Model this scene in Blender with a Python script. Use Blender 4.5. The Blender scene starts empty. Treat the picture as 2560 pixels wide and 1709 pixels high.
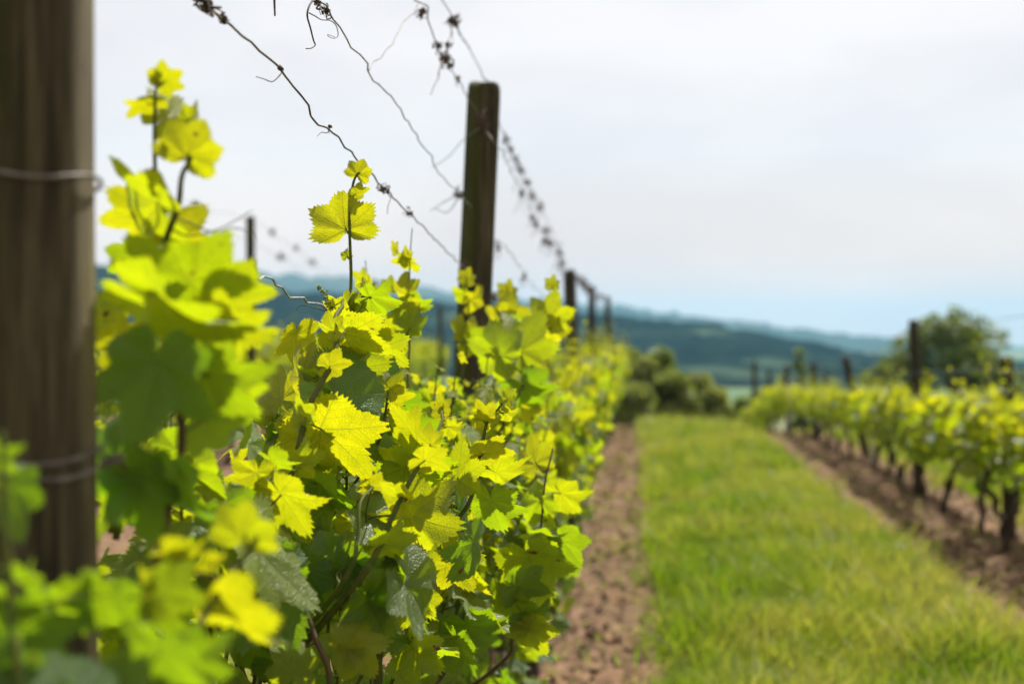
import bpy, math, random
import numpy as np
from mathutils import Matrix, Vector
R = math.radians
rng = np.random.default_rng(11); random.seed(11)
scene = bpy.context.scene
col = scene.collection

# ------------------------------------------------------------------ camera
CAM_H = 1.70
YAW = R(5.0)
FOC = 50.0
F = FOC/36.0*2560.0
cam_d = bpy.data.cameras.new('camera'); cam = bpy.data.objects.new('camera', cam_d); col.objects.link(cam)
cam.location = (0, 0, CAM_H); cam.rotation_euler = (R(90), 0, YAW)
cam_d.lens = FOC; cam_d.sensor_width = 36; cam_d.clip_start = 0.05; cam_d.clip_end = 30000
cam_d.dof.use_dof = True; cam_d.dof.focus_distance = 2.40; cam_d.dof.aperture_fstop = 2.9
scene.camera = cam

# ------------------------------------------------------------------ light
SUN_AZ, SUN_EL = R(24), R(54)
sun_d = bpy.data.lights.new('sun', 'SUN'); sun = bpy.data.objects.new('sun', sun_d); col.objects.link(sun)
sdir = Vector((math.sin(SUN_AZ)*math.cos(SUN_EL), math.cos(SUN_AZ)*math.cos(SUN_EL), math.sin(SUN_EL)))
sun.rotation_euler = sdir.to_track_quat('Z', 'Y').to_euler()
sun_d.energy = 5.0; sun_d.angle = R(0.6); sun_d.color = (1.0, 0.95, 0.86)
SUN = np.array(sdir)

world = bpy.data.worlds.new('World'); scene.world = world; world.use_nodes = True
nt = world.node_tree; nt.nodes.clear()
out = nt.nodes.new('ShaderNodeOutputWorld'); bg = nt.nodes.new('ShaderNodeBackground')
sky = nt.nodes.new('ShaderNodeTexSky'); sky.sky_type = 'NISHITA'; sky.sun_disc = False
sky.sun_elevation = SUN_EL; sky.sun_rotation = SUN_AZ; sky.air_density = 1.0; sky.dust_density = 2.5; sky.ozone_density = 1.0
tc = nt.nodes.new('ShaderNodeTexCoord'); mp = nt.nodes.new('ShaderNodeMapping'); mp.inputs['Scale'].default_value = (1, 1, 3.0)
nz = nt.nodes.new('ShaderNodeTexNoise'); nz.inputs['Scale'].default_value = 2.6; nz.inputs['Detail'].default_value = 6; nz.inputs['Roughness'].default_value = 0.5
cr = nt.nodes.new('ShaderNodeValToRGB'); cr.color_ramp.elements[0].position = 0.40; cr.color_ramp.elements[1].position = 0.60
cr.color_ramp.elements[0].color = (4.72, 4.42, 4.40, 1); cr.color_ramp.elements[1].color = (5.55, 5.20, 5.06, 1)
mx = nt.nodes.new('ShaderNodeMix'); mx.data_type = 'RGBA'
L = nt.links.new
L(tc.outputs['Generated'], mp.inputs['Vector']); L(mp.outputs['Vector'], nz.inputs['Vector']); L(nz.outputs['Fac'], cr.inputs['Fac'])
mx.inputs['Factor'].default_value = 0.90; L(sky.outputs['Color'], mx.inputs['A'])
L(cr.outputs['Color'], mx.inputs['B'])                     # thin veil of cloud, brighter where it is thicker
sx = nt.nodes.new('ShaderNodeSeparateXYZ'); L(tc.outputs['Generated'], sx.inputs[0])
lowr = nt.nodes.new('ShaderNodeMapRange'); L(sx.outputs[2], lowr.inputs['Value']); lowr.inputs['From Min'].default_value = 0.0; lowr.inputs['From Max'].default_value = 0.13
lowm = nt.nodes.new('ShaderNodeMix'); lowm.data_type = 'RGBA'; lowm.blend_type = 'MULTIPLY'
L(lowr.outputs[0], lowm.inputs['Factor'])
lc = nt.nodes.new('ShaderNodeMix'); lc.data_type = 'RGBA'; L(lowr.outputs[0], lc.inputs['Factor']); lc.inputs['A'].default_value = (1.24, .92, .70, 1); lc.inputs['B'].default_value = (1, 1, 1, 1)
lowm.inputs['Factor'].default_value = 1.0; nt.links.remove(lowm.inputs['Factor'].links[0])
L(mx.outputs['Result'], lowm.inputs['A']); L(lc.outputs['Result'], lowm.inputs['B'])    # warm tint put into the low sky, offsetting the haze's blue
L(lowm.outputs['Result'], bg.inputs['Color']); bg.inputs['Strength'].default_value = 0.10
L(bg.outputs['Background'], out.inputs['Surface'])

vs = scene.view_settings
scene.display_settings.display_device = 'sRGB'
vs.view_transform = 'Standard'; vs.look = 'None'; vs.exposure = 0.90; vs.gamma = 1.0
scene.render.engine = 'CYCLES'
cy = scene.cycles
cy.use_denoising = True
try: cy.denoiser = 'OPENIMAGEDENOISE'
except Exception: pass
cy.max_bounces = 10; cy.diffuse_bounces = 4; cy.transmission_bounces = 6; cy.glossy_bounces = 3; cy.volume_bounces = 1
cy.sample_clamp_indirect = 8; cy.use_adaptive_sampling = True; cy.adaptive_threshold = 0.02

# ------------------------------------------------------------------ small helpers
FW = np.array([-math.sin(YAW), math.cos(YAW), 0]); RT = np.array([math.cos(YAW), math.sin(YAW), 0]); UP = np.array([0, 0, 1.0])
CAMP = np.array([0, 0, CAM_H])
def U(px, py, d):                       # a point seen at a photo pixel, at depth d metres
    return CAMP + d*(FW + RT*(px-1280)/F + UP*(854.5-py)/F)
def rowdepth(px, X):                    # depth at which the sight line crosses the vertical plane x = X
    v = FW + RT*(px-1280)/F
    return X/v[0]
def UX(px, py, X=-0.55): return U(px, py, rowdepth(px, X))
def nrm(v): return v/(np.linalg.norm(v)+1e-12)

def tag(o, label=None, cat=None, group=None, kind=None):
    if label: o['label'] = label
    if cat: o['category'] = cat
    if group: o['group'] = group
    if kind: o['kind'] = kind
    return o
def empty(name, loc, rz=0.0):
    o = bpy.data.objects.new(name, None); col.objects.link(o); o.location = loc; o.rotation_euler = (0, 0, rz); o.empty_display_size = 0.1
    return o

class MB:
    """collects vertices, faces and point attributes; links them as one mesh object"""
    def __init__(s): s.V = []; s.tri = []; s.quad = []; s.n = 0; s.A = {}; s.UVs = []
    def add(s, V, tris=None, quads=None, attrs=None, uv=None):
        V = np.asarray(V, float).reshape(-1, 3)
        if tris is not None and len(tris): s.tri.append(np.asarray(tris, int).reshape(-1, 3)+s.n)
        if quads is not None and len(quads): s.quad.append(np.asarray(quads, int).reshape(-1, 4)+s.n)
        s.V.append(V)
        for k, v in (attrs or {}).items(): s.A.setdefault(k, []).append((s.n, np.broadcast_to(np.asarray(v, float), (len(V),))))
        s.UVs.append(uv if uv is not None else np.zeros((len(V), 2)))
        s.n += len(V)
    def mesh(s, name, mat, offset=(0, 0, 0), smooth=True):
        V = np.concatenate(s.V)-np.asarray(offset)
        tri = np.concatenate(s.tri) if s.tri else np.zeros((0, 3), int)
        quad = np.concatenate(s.quad) if s.quad else np.zeros((0, 4), int)
        me = bpy.data.meshes.new(name)
        me.vertices.add(len(V)); me.vertices.foreach_set('co', V.astype(np.float32).ravel())
        li = np.concatenate([tri.ravel(), quad.ravel()]).astype(np.int32)
        me.loops.add(len(li)); me.loops.foreach_set('vertex_index', li)
        tot = np.concatenate([np.full(len(tri), 3), np.full(len(quad), 4)]).astype(np.int32)
        st = np.concatenate([[0], np.cumsum(tot)[:-1]]).astype(np.int32)
        me.polygons.add(len(tot)); me.polygons.foreach_set('loop_start', st); me.polygons.foreach_set('loop_total', tot)
        me.polygons.foreach_set('use_smooth', np.full(len(tot), smooth))
        uv = np.concatenate(s.UVs)
        ul = me.uv_layers.new(name='uv'); ul.data.foreach_set('uv', uv[li].astype(np.float32).ravel())
        for k, lst in s.A.items():
            a = np.zeros(len(V), np.float32)
            for st_, v in lst: a[st_:st_+len(v)] = v
            at = me.attributes.new(k, 'FLOAT', 'POINT'); at.data.foreach_set('value', a)
        me.materials.append(mat); me.update(calc_edges=True); me.validate()
        return me
    def build(s, name, mat, parent=None, offset=(0, 0, 0), smooth=True):
        o = bpy.data.objects.new(name, s.mesh(name, mat, offset, smooth)); col.objects.link(o)
        if parent is not None: o.parent = parent
        return o

def smooth_path(P, n):                  # Catmull-Rom through the points
    P = np.asarray(P, float)
    if len(P) < 3: return np.array([P[0]+(P[-1]-P[0])*t for t in np.linspace(0, 1, n)])
    Q = np.vstack([2*P[0]-P[1], P, 2*P[-1]-P[-2]]); m = len(P)-1; res = []
    for t in np.linspace(0, m, n):
        i = min(int(t), m-1); u = t-i; a, b, c, d = Q[i], Q[i+1], Q[i+2], Q[i+3]
        res.append(.5*((2*b)+(-a+c)*u+(2*a-5*b+4*c-d)*u*u+(-a+3*b-3*c+d)*u**3))
    return np.array(res)
def tube(mb, P, r, k=6, attrs=None, rough=0.0, cap=True):
    P = np.asarray(P, float); n = len(P); r = np.broadcast_to(np.asarray(r, float), (n,))
    T = np.gradient(P, axis=0); T /= (np.linalg.norm(T, axis=1, keepdims=True)+1e-12)
    ref = np.array([0, 0, 1.0]) if abs(T[0][2]) < .9 else np.array([1.0, 0, 0])
    N = nrm(np.cross(T[0], ref)); V = []
    for i in range(n):
        N = nrm(N-T[i]*np.dot(N, T[i])); B = np.cross(T[i], N)
        for j in range(k):
            a = 2*math.pi*j/k; rr = r[i]*(1+rough*rng.normal() if rough else 1)
            V.append(P[i]+rr*(math.cos(a)*N+math.sin(a)*B))
    q = []
    for i in range(n-1):
        for j in range(k):
            q.append((i*k+j, i*k+(j+1) % k, (i+1)*k+(j+1) % k, (i+1)*k+j))
    t = []
    if cap:
        V.append(P[0]); V.append(P[-1]); b = n*k
        for j in range(k): t.append((b, (j+1) % k, j)); t.append((b+1, (n-1)*k+j, (n-1)*k+(j+1) % k))
    mb.add(V, t, q, attrs)

def vnoise(x, y, s=1.0, seed=0):        # smooth value noise, vectorised
    x = np.asarray(x, float)/s; y = np.asarray(y, float)/s
    xi = np.floor(x).astype(int); yi = np.floor(y).astype(int); xf = x-xi; yf = y-yi
    def h(a, b):
        v = np.sin(a*127.1+b*311.7+seed*74.7)*43758.5453
        return v-np.floor(v)
    u = xf*xf*(3-2*xf); v = yf*yf*(3-2*yf)
    return (h(xi, yi)*(1-u)+h(xi+1, yi)*u)*(1-v)+(h(xi, yi+1)*(1-u)+h(xi+1, yi+1)*u)*v

# ------------------------------------------------------------------ materials
class NT:
    def __init__(s, name):
        s.m = bpy.data.materials.new(name); s.m.use_nodes = True; s.t = s.m.node_tree; s.t.nodes.clear()
        s.o = s.t.nodes.new('ShaderNodeOutputMaterial')
    def n(s, typ, **kw):
        nd = s.t.nodes.new(typ)
        for k, v in kw.items():
            if hasattr(nd, k): setattr(nd, k, v)
        return nd
    def l(s, a, b): s.t.links.new(a, b)
    def set(s, sock, v):
        if hasattr(v, 'is_linked') or isinstance(v, bpy.types.NodeSocket): s.l(v, sock)
        else: sock.default_value = v
    def math(s, op, a, b=0.0, c=0.0, clamp=False):
        nd = s.n('ShaderNodeMath', operation=op, use_clamp=clamp)
        for i, v in enumerate((a, b, c)): s.set(nd.inputs[i], v)
        return nd.outputs[0]
    def mix(s, f, a, b):
        nd = s.n('ShaderNodeMix', data_type='RGBA'); s.set(nd.inputs['Factor'], f); s.set(nd.inputs['A'], a); s.set(nd.inputs['B'], b)
        return nd.outputs['Result']
    def noise(s, vec, scale, detail=4, rough=.55):
        nd = s.n('ShaderNodeTexNoise'); s.set(nd.inputs['Vector'], vec); nd.inputs['Scale'].default_value = scale
        nd.inputs['Detail'].default_value = detail; nd.inputs['Roughness'].default_value = rough
        return nd.outputs['Fac']
    def step(s, v, a, b):
        nd = s.n('ShaderNodeMapRange', interpolation_type='SMOOTHSTEP'); s.set(nd.inputs['Value'], v)
        s.set(nd.inputs['From Min'], a); s.set(nd.inputs['From Max'], b)
        return nd.outputs['Result']
    def mapping(s, vec, sc):
        nd = s.n('ShaderNodeMapping'); s.l(vec, nd.inputs['Vector']); nd.inputs['Scale'].default_value = sc
        return nd.outputs['Vector']
    def attr(s, name, typ='GEOMETRY'):
        nd = s.n('ShaderNodeAttribute', attribute_type=typ); nd.attribute_name = name
        return nd.outputs['Fac']
    def bump(s, h, strength, dist):
        nd = s.n('ShaderNodeBump'); s.l(h, nd.inputs['Height']); nd.inputs['Strength'].default_value = strength; nd.inputs['Distance'].default_value = dist
        return nd.outputs['Normal']
    def pbr(s, colr, rough=.6, spec=.4, normal=None, metal=0.0):
        nd = s.n('ShaderNodeBsdfPrincipled'); s.set(nd.inputs['Base Color'], colr); s.set(nd.inputs['Roughness'], rough)
        s.set(nd.inputs['Specular IOR Level'], spec); nd.inputs['Metallic'].default_value = metal
        if normal is not None: s.l(normal, nd.inputs['Normal'])
        return nd.outputs['BSDF']
    def done(s, sh): s.l(sh, s.o.inputs['Surface']); return s.m

def leaf_material(name, hero=True):
    N = NT(name)
    uv = N.n('ShaderNodeTexCoord').outputs['UV']
    sep = N.n('ShaderNodeSeparateXYZ'); N.l(uv, sep.inputs[0])
    x = N.math('SUBTRACT', N.math('MULTIPLY', sep.outputs[0], 2.0), 1.0); y = N.math('SUBTRACT', N.math('MULTIPLY', sep.outputs[1], 2.0), 1.0)
    ay = N.math('ABSOLUTE', y)
    age = N.math('ADD', N.attr('leaf_age'), N.attr('leaf_age', 'OBJECT'), clamp=True)
    rnd = N.math('ADD', N.attr('leaf_rnd'), N.attr('leaf_rnd', 'OBJECT'))
    nd = N.n('ShaderNodeCombineXYZ'); N.l(x, nd.inputs[0]); N.l(y, nd.inputs[1]); N.l(N.math('MULTIPLY', rnd, 37.0), nd.inputs[2])
    p = nd.outputs[0]
    veins = sec = best = None
    for a in (0.0, R(52), R(112)):
        c, s_ = math.cos(a), math.sin(a)
        al = N.math('ADD', N.math('MULTIPLY', x, c), N.math('MULTIPLY', ay, s_))
        sd = N.math('SUBTRACT', N.math('MULTIPLY', x, s_), N.math('MULTIPLY', ay, c))
        d = N.math('ABSOLUTE', sd)
        w = N.math('MAXIMUM', N.math('MULTIPLY_ADD', al, -0.020, 0.026), 0.007)
        v = N.math('MULTIPLY', N.math('SUBTRACT', 1.0, N.math('DIVIDE', d, w), clamp=True), N.math('GREATER_THAN', al, 0.0))
        fr = N.math('ABSOLUTE', N.math('SUBTRACT', N.math('FRACT', N.math('MULTIPLY_ADD', al, 6.5, N.math('MULTIPLY', d, -5.0))), 0.5))
        sv = N.math('SUBTRACT', 1.0, N.math('DIVIDE', fr, 0.085), clamp=True)
        d2 = N.math('ADD', d, N.math('MULTIPLY', N.math('LESS_THAN', al, 0.0), 5.0))
        if veins is None: veins, sec, best = v, sv, d2
        else:
            veins = N.math('MAXIMUM', veins, v); f = N.math('LESS_THAN', d2, best)
            m = N.n('ShaderNodeMix', data_type='FLOAT'); N.l(f, m.inputs[0]); N.l(sec, m.inputs[2]); N.l(sv, m.inputs[3]); sec = m.outputs[0]
            best = N.math('MINIMUM', best, d2)
    vein = N.math('MAXIMUM', veins, N.math('MULTIPLY', sec, 0.55))
    vor = N.n('ShaderNodeTexVoronoi', feature='DISTANCE_TO_EDGE'); N.l(p, vor.inputs['Vector']); vor.inputs['Scale'].default_value = 26
    cell = N.math('MINIMUM', N.math('MULTIPLY', vor.outputs['Distance'], 5.0), 1.0)
    blotch = N.noise(p, 2.2, 3)
    hs = N.math('MULTIPLY_ADD', rnd, 0.5, N.math('MULTIPLY_ADD', blotch, 0.55, -0.5))
    a2 = N.math('ADD', age, N.math('MULTIPLY', hs, 0.45), clamp=True)
    dif = N.mix(a2, (.155, .20, .014, 1), (.038, .10, .018, 1))
    rp = N.n('ShaderNodeValToRGB'); N.l(a2, rp.inputs[0]); rp.color_ramp.elements[0].color = (.60, .57, .004, 1); rp.color_ramp.elements[1].color = (.17, .35, .003, 1)
    em = rp.color_ramp.elements.new(.36); em.color = (.42, .54, .003, 1)
    tra = N.mix(N.math('MULTIPLY', N.step(N.noise(p, 3.6, 4, .6), .42, .68), .32), rp.outputs['Color'], (.22, .30, .002, 1))
    dif = N.mix(N.math('MULTIPLY', vein, .45), dif, (.19, .26, .07, 1))
    tra = N.mix(N.math('MULTIPLY', vein, .60), tra, (.24, .26, .012, 1))
    tra = N.mix(N.math('MULTIPLY', N.math('SUBTRACT', 1.0, cell), .28), tra, (.15, .22, .003, 1))
    # brown scorched spots and margins
    sp = N.noise(p, 3.1, 2, .4); th = N.math('MULTIPLY_ADD', rnd, -0.10, 0.775)
    spot = N.step(sp, th, N.math('ADD', th, 0.05))
    dif = N.mix(spot, dif, (.085, .045, .02, 1)); tra = N.mix(spot, tra, (.16, .06, .012, 1))
    geo = N.n('ShaderNodeNewGeometry')
    dif = N.mix(N.math('MULTIPLY', geo.outputs['Backfacing'], .40), dif, (.12, .17, .07, 1))
    h = N.math('MULTIPLY_ADD', vein, -0.8, N.math('MULTIPLY', cell, 0.55))
    h = N.math('ADD', h, N.math('MULTIPLY', N.noise(p, 7.0, 2), .6))
    nrmal = N.bump(h, 0.6 if hero else .45, 0.0018 if hero else .002)
    rough = N.math('MULTIPLY_ADD', N.noise(p, 9.0, 2), .30, .28)
    b = N.pbr(dif, rough, N.math('MULTIPLY_ADD', a2, .30, .42), nrmal)
    t = N.n('ShaderNodeBsdfTranslucent'); N.l(tra, t.inputs['Color']); N.l(nrmal, t.inputs['Normal'])
    mixs = N.n('ShaderNodeMixShader'); mixs.inputs[0].default_value = .58
    N.l(b, mixs.inputs[1]); N.l(t.outputs[0], mixs.inputs[2])
    return N.done(mixs.outputs[0])

def simple_leaf(name, d0, d1, t0, t1, mixf=.4, rough=.5, spec=.35):     # small leaves and blades, colour by the per-leaf attribute
    N = NT(name); a = N.math('ADD', N.attr('leaf_age'), 0.0, clamp=True)
    b = N.pbr(N.mix(a, d0, d1), rough, spec)
    t = N.n('ShaderNodeBsdfTranslucent'); N.l(N.mix(a, t0, t1), t.inputs['Color'])
    m = N.n('ShaderNodeMixShader'); m.inputs[0].default_value = mixf; N.l(b, m.inputs[1]); N.l(t.outputs[0], m.inputs[2])
    return N.done(m.outputs[0])

def wood_material(name, dark, light, moss_shade, moss_shade_amt=.6, sc=1.0):
    N = NT(name); tcn = N.n('ShaderNodeTexCoord').outputs['Object']
    g = N.noise(N.mapping(tcn, (110*sc, 110*sc, 4.0)), 1.0, 8, .68)
    g2 = N.noise(N.mapping(tcn, (320*sc, 320*sc, 7.0)), 1.0, 4, .6)
    big = N.noise(N.mapping(tcn, (14, 14, 5)), 1.0, 4, .6)
    c = N.mix(N.step(g, .35, .7), dark, light)
    c = N.mix(N.math('MULTIPLY', N.step(g2, .5, .75), .55), c, tuple(v*.35 for v in dark[:3])+(1,))
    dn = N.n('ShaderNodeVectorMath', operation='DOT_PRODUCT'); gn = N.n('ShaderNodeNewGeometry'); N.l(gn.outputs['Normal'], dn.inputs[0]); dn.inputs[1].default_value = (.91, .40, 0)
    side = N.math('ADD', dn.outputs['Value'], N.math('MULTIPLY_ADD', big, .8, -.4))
    c = N.mix(N.math('MULTIPLY', N.step(side, .70, 1.12), .9), c, N.mix(N.step(g2, .3, .6), tuple(v*.9 for v in light[:3])+(1,), tuple(v*2.3 for v in light[:3])+(1,)))  # sunlit rim painted into the wood colour on the sunward side
    c = N.mix(N.math('MULTIPLY', N.step(N.math('SUBTRACT', N.math('MULTIPLY', big, 1.6), N.math('MULTIPLY', side, .8)), .70, 1.25), moss_shade_amt), c, moss_shade)  # moss, with the dark of the shaded side put into the colour
    pale = N.noise(N.mapping(tcn, (22, 22, 3.2)), 1.0, 5, .65)
    c = N.mix(N.math('MULTIPLY', N.step(pale, .54, .68), .45), c, tuple(v*1.25 for v in light[:3])+(1,))
    c = N.mix(N.math('MULTIPLY', N.step(pale, .47, .36), .55), c, tuple(v*.5 for v in dark[:3])+(1,))
    h = N.math('ADD', g, N.math('MULTIPLY', g2, .5))
    return N.done(N.pbr(c, .85, .2, N.bump(h, .8, .004)))
def bark_material(name, dark, light):
    N = NT(name); tcn = N.n('ShaderNodeTexCoord').outputs['Object']
    g = N.noise(N.mapping(tcn, (70, 70, 12)), 1.0, 6, .65)
    c = N.mix(N.step(g, .3, .7), dark, light)
    return N.done(N.pbr(c, .9, .2, N.bump(g, .9, .01)))
def plain_material(name, c0, c1, rough=.6, spec=.4, scale=40, metal=0.0):
    N = NT(name); tcn = N.n('ShaderNodeTexCoord').outputs['Object']
    return N.done(N.pbr(N.mix(N.step(N.noise(tcn, scale, 3), .35, .65), c0, c1), rough, spec, None, metal))

M = {}
M['leaf'] = leaf_material('grape_leaf'); M['leaf_far'] = leaf_material('grape_leaf_small', False)
M['stem'] = plain_material('green_shoot', (.048, .075, .010, 1), (.085, .085, .018, 1), .75, .12, 60)
M['stem_brown'] = plain_material('brown_shoot', (.055, .045, .018, 1), (.085, .050, .024, 1), .65, .2, 30)
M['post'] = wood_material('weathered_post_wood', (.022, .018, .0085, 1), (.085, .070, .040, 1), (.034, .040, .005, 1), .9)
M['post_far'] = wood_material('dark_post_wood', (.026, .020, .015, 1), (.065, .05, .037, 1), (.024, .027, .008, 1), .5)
M['bark'] = bark_material('vine_bark', (.022, .016, .011, 1), (.075, .052, .036, 1))
M['treebark'] = bark_material('tree_bark', (.03, .024, .018, 1), (.09, .075, .06, 1))
M['wire'] = plain_material('galvanised_wire', (.13, .145, .16, 1), (.26, .275, .29, 1), .55, .4, 90, .35)
M['wire_rust'] = plain_material('rusty_old_wire', (.075, .062, .052, 1), (.16, .145, .13, 1), .6, .4, 60, .3)
M['dry'] = plain_material('dried_tendril', (.035, .025, .02, 1), (.11, .075, .058, 1), .75, .25, 160)
M['stake'] = plain_material('pale_stake', (.30, .29, .27, 1), (.42, .41, .39, 1), .7, .3, 20)
M['flower'] = plain_material('green_flower_buds', (.14, .20, .03, 1), (.20, .23, .04, 1), .5, .35, 200)
M['grass'] = simple_leaf('grass_blades', (.070, .130, .004, 1), (.30, .27, .07, 1), (.19, .32, .002, 1), (.52, .48, .06, 1), .45)
M['tree'] = simple_leaf('tree_leaves', (.060, .100, .018, 1), (.135, .165, .030, 1), (.15, .25, .010, 1), (.32, .36, .03, 1), .45)
M['bigtree'] = simple_leaf('round_tree_leaves', (.055, .095, .015, 1), (.12, .155, .028, 1), (.10, .17, .010, 1), (.24, .27, .03, 1), .40)
M['bush'] = simple_leaf('bush_leaves', (.10, .125, .025, 1), (.21, .215, .075, 1), (.20, .28, .018, 1), (.40, .42, .08, 1), .45)
M['litter'] = simple_leaf('dry_litter', (.035, .022, .015, 1), (.27, .175, .105, 1), (.05, .03, .02, 1), (.15, .1, .07, 1), .1, .95, .08)

# ------------------------------------------------------------------ terrain
def ground_h(x, y):
    x = np.asarray(x, float); y = np.asarray(y, float)
    side = np.clip((x-0.5)/2.0, 0, 1)
    k = .0028+.0028*side
    t = np.clip(y-24, 0, None); t1 = np.minimum(t, 16)
    drop = k*t1*t1+2*k*16*np.clip(t-16, 0, None)
    drop = 16*(1-np.exp(-drop/16))
    h = -drop
    h = h-.10*np.clip(x-3.9, 0, 25)*np.clip((y-6)/10, 0, 1)
    h = h+.14*np.clip(-1.3-x, 0, 3.6)
    return h
def ground_hd(x, y):                    # with clods in the worked soil
    near = np.clip((45-np.asarray(y, float))/20, 0, 1)*np.clip((14-np.abs(x))/4, 0, 1)
    return ground_h(x, y)+near*(.030*(vnoise(x, y, .16, 1)-.5)+.05*(vnoise(x, y, .5, 2)-.5)+.018*(vnoise(x, y, .06, 3)-.5))

xs = np.concatenate([-np.geomspace(6000, 8, 34), np.arange(-7.5, 12.01, .08), np.geomspace(12.4, 6000, 34)])
ys = np.concatenate([[-40, -10], np.arange(-2, 34, .10), np.geomspace(34.4, 9500, 60)])
X, Y = np.meshgrid(xs, ys); Z = ground_hd(X, Y)
nx, ny = len(xs), len(ys); idx = np.arange(nx*ny).reshape(ny, nx)
quads = np.stack([idx[:-1, :-1], idx[:-1, 1:], idx[1:, 1:], idx[1:, :-1]], -1).reshape(-1, 4)
N = NT('vineyard_ground'); pos = N.n('ShaderNodeNewGeometry').outputs['Position']
sp = N.n('ShaderNodeSeparateXYZ'); N.l(pos, sp.inputs[0]); gx, gy = sp.outputs[0], sp.outputs[1]
wob = N.math('MULTIPLY_ADD', N.noise(pos, 1.7, 4), .9, -.45)
xx = N.math('ADD', gx, wob)
# strips of worked soil under each row (rows 3.62 m apart), grass between them
ph = N.math('FRACT', N.math('DIVIDE', N.math('ADD', xx, 0.67+3.62*40+1.81), 3.62))
dist = N.math('MULTIPLY', N.math('ABSOLUTE', N.math('SUBTRACT', ph, .5)), 3.62)
grassm = N.step(dist, .74, 1.10)
grassm = N.math('MAXIMUM', grassm, N.step(gy, 33.0, 37.0))
n1 = N.noise(pos, 9.0, 6, .65); n2 = N.noise(pos, 1.3, 4); n3 = N.noise(pos, 46.0, 3, .6)
dirt = N.mix(N.step(n1, .3, .7), (.085, .049, .028, 1), (.215, .130, .078, 1))
dirt = N.mix(N.math('MULTIPLY', N.step(n2, .45, .65), .45), dirt, (.20, .110, .052, 1))
dirt = N.mix(N.math('MULTIPLY', N.step(n3, .55, .7), .5), dirt, (.09, .058, .042, 1))
gr = N.mix(N.step(n2, .35, .65), (.085, .12, .014, 1), (.15, .16, .03, 1))
vor = N.n('ShaderNodeTexVoronoi'); N.l(N.mapping(pos, (1/210., 1/120., 1)), vor.inputs['Vector']); vor.inputs['Scale'].default_value = 1
rampv = N.n('ShaderNodeValToRGB'); N.l(vor.outputs['Color'], rampv.inputs[0])
e = rampv.color_ramp.elements; e[0].color = (.03, .075, .025, 1); e[1].color = (.20, .19, .09, 1); e[0].position = .2; e[1].position = .85
e2 = rampv.color_ramp.elements.new(.5); e2.color = (.05, .11, .04, 1)
far = N.step(gy, 120.0, 200.0)
gr = N.mix(far, gr, rampv.outputs['Color'])
colr = N.mix(grassm, dirt, gr)
hh = N.math('ADD', n1, N.math('MULTIPLY', n3, .5))
gm = N.done(N.pbr(colr, .95, .15, N.bump(hh, .8, .03)))
mb = MB(); mb.add(np.stack([X, Y, Z], -1).reshape(-1, 3), None, quads)
tag(mb.build('ground', gm), kind='structure')

# far hills, kept inside the haze
def hill(name, mat, foot, ridge, d0, d1, amp, seed, back=1.25, nv=26, step=10, skew=0.0):
    pxs = np.arange(-900, 3500, step); V = []
    fx, fy = zip(*foot); rx, ry = zip(*ridge)
    for j in range(nv+4):
        v = min(j/nv, 1.0)
        for i, px in enumerate(pxs):
            yf = np.interp(px, fx, fy); yr = np.interp(px, rx, ry)
            d = d0+(d1-d0)*v + skew*(px-1280)
            yy = yf+(yr-yf)*(v**.85)
            P = U(px, yy, d)
            P = P + UP*amp*((vnoise(px*d/F, d, 9, seed)-.4)*1.3+(vnoise(px*d/F, d, 34, seed+1)-.5)*1.5+(vnoise(px*d/F, d, 190, seed+5)-.5)*.5)*min(1, v*4)
            if j == 0: P = P-UP*14
            if j > nv: P = P+FW*(d1*(back-1)*(j-nv)/3)-UP*((j-nv)/3.)**1.2*abs(d1)*.03
            V.append(P)
    n = len(pxs); idx = np.arange(n*(nv+4)).reshape(nv+4, n)
    q = np.stack([idx[:-1, :-1], idx[:-1, 1:], idx[1:, 1:], idx[1:, :-1]], -1).reshape(-1, 4)
    b = MB(); b.add(V, None, q); return tag(b.build(name, mat), kind='structure')
def hill_mat(name, dark, mid, light, s, lo=.56, hi=.66):
    N = NT(name); p = N.n('ShaderNodeNewGeometry').outputs['Position']
    a = N.noise(N.mapping(p, (s, s, s*3.0)), 1.0, 3, .5); b = N.noise(N.mapping(p, (s*6, s*6, s*6)), 1.0, 3)
    c = N.mix(N.step(b, .35, .65), dark, mid); c = N.mix(N.step(a, lo, hi), c, light)
    return N.done(N.pbr(c, 1.0, 0.0))
k = 2560/2349.0
sc = lambda pts: [(a*k, b*k) for a, b in pts]
hill('hills', hill_mat('wooded_hill', (.002, .010, .010, 1), (.006, .018, .015, 1), (.050, .078, .048, 1), 1/70., .54, .72),
     sc([(-900, 840), (600, 850), (1500, 862), (2349, 868), (3200, 875)]),
     sc([(-900, 560), (0, 598), (225, 612), (640, 660), (880, 684), (1100, 702), (1430, 724), (1700, 757), (1990, 806), (2349, 838), (3200, 862)]), 620, 980, 4.0, 3, step=6, nv=34)
hill('hills', hill_mat('far_hill', (.018, .034, .02, 1), (.03, .05, .03, 1), (.06, .08, .05, 1), 1/420.),
     sc([(-900, 830), (3200, 850)]),
     sc([(-900, 592), (0, 596), (230, 606), (600, 628), (880, 648), (1100, 678), (1430, 706), (1700, 739), (2000, 772), (2349, 803), (3200, 835)]), 2300, 3600, 9.0, 8)

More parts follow.
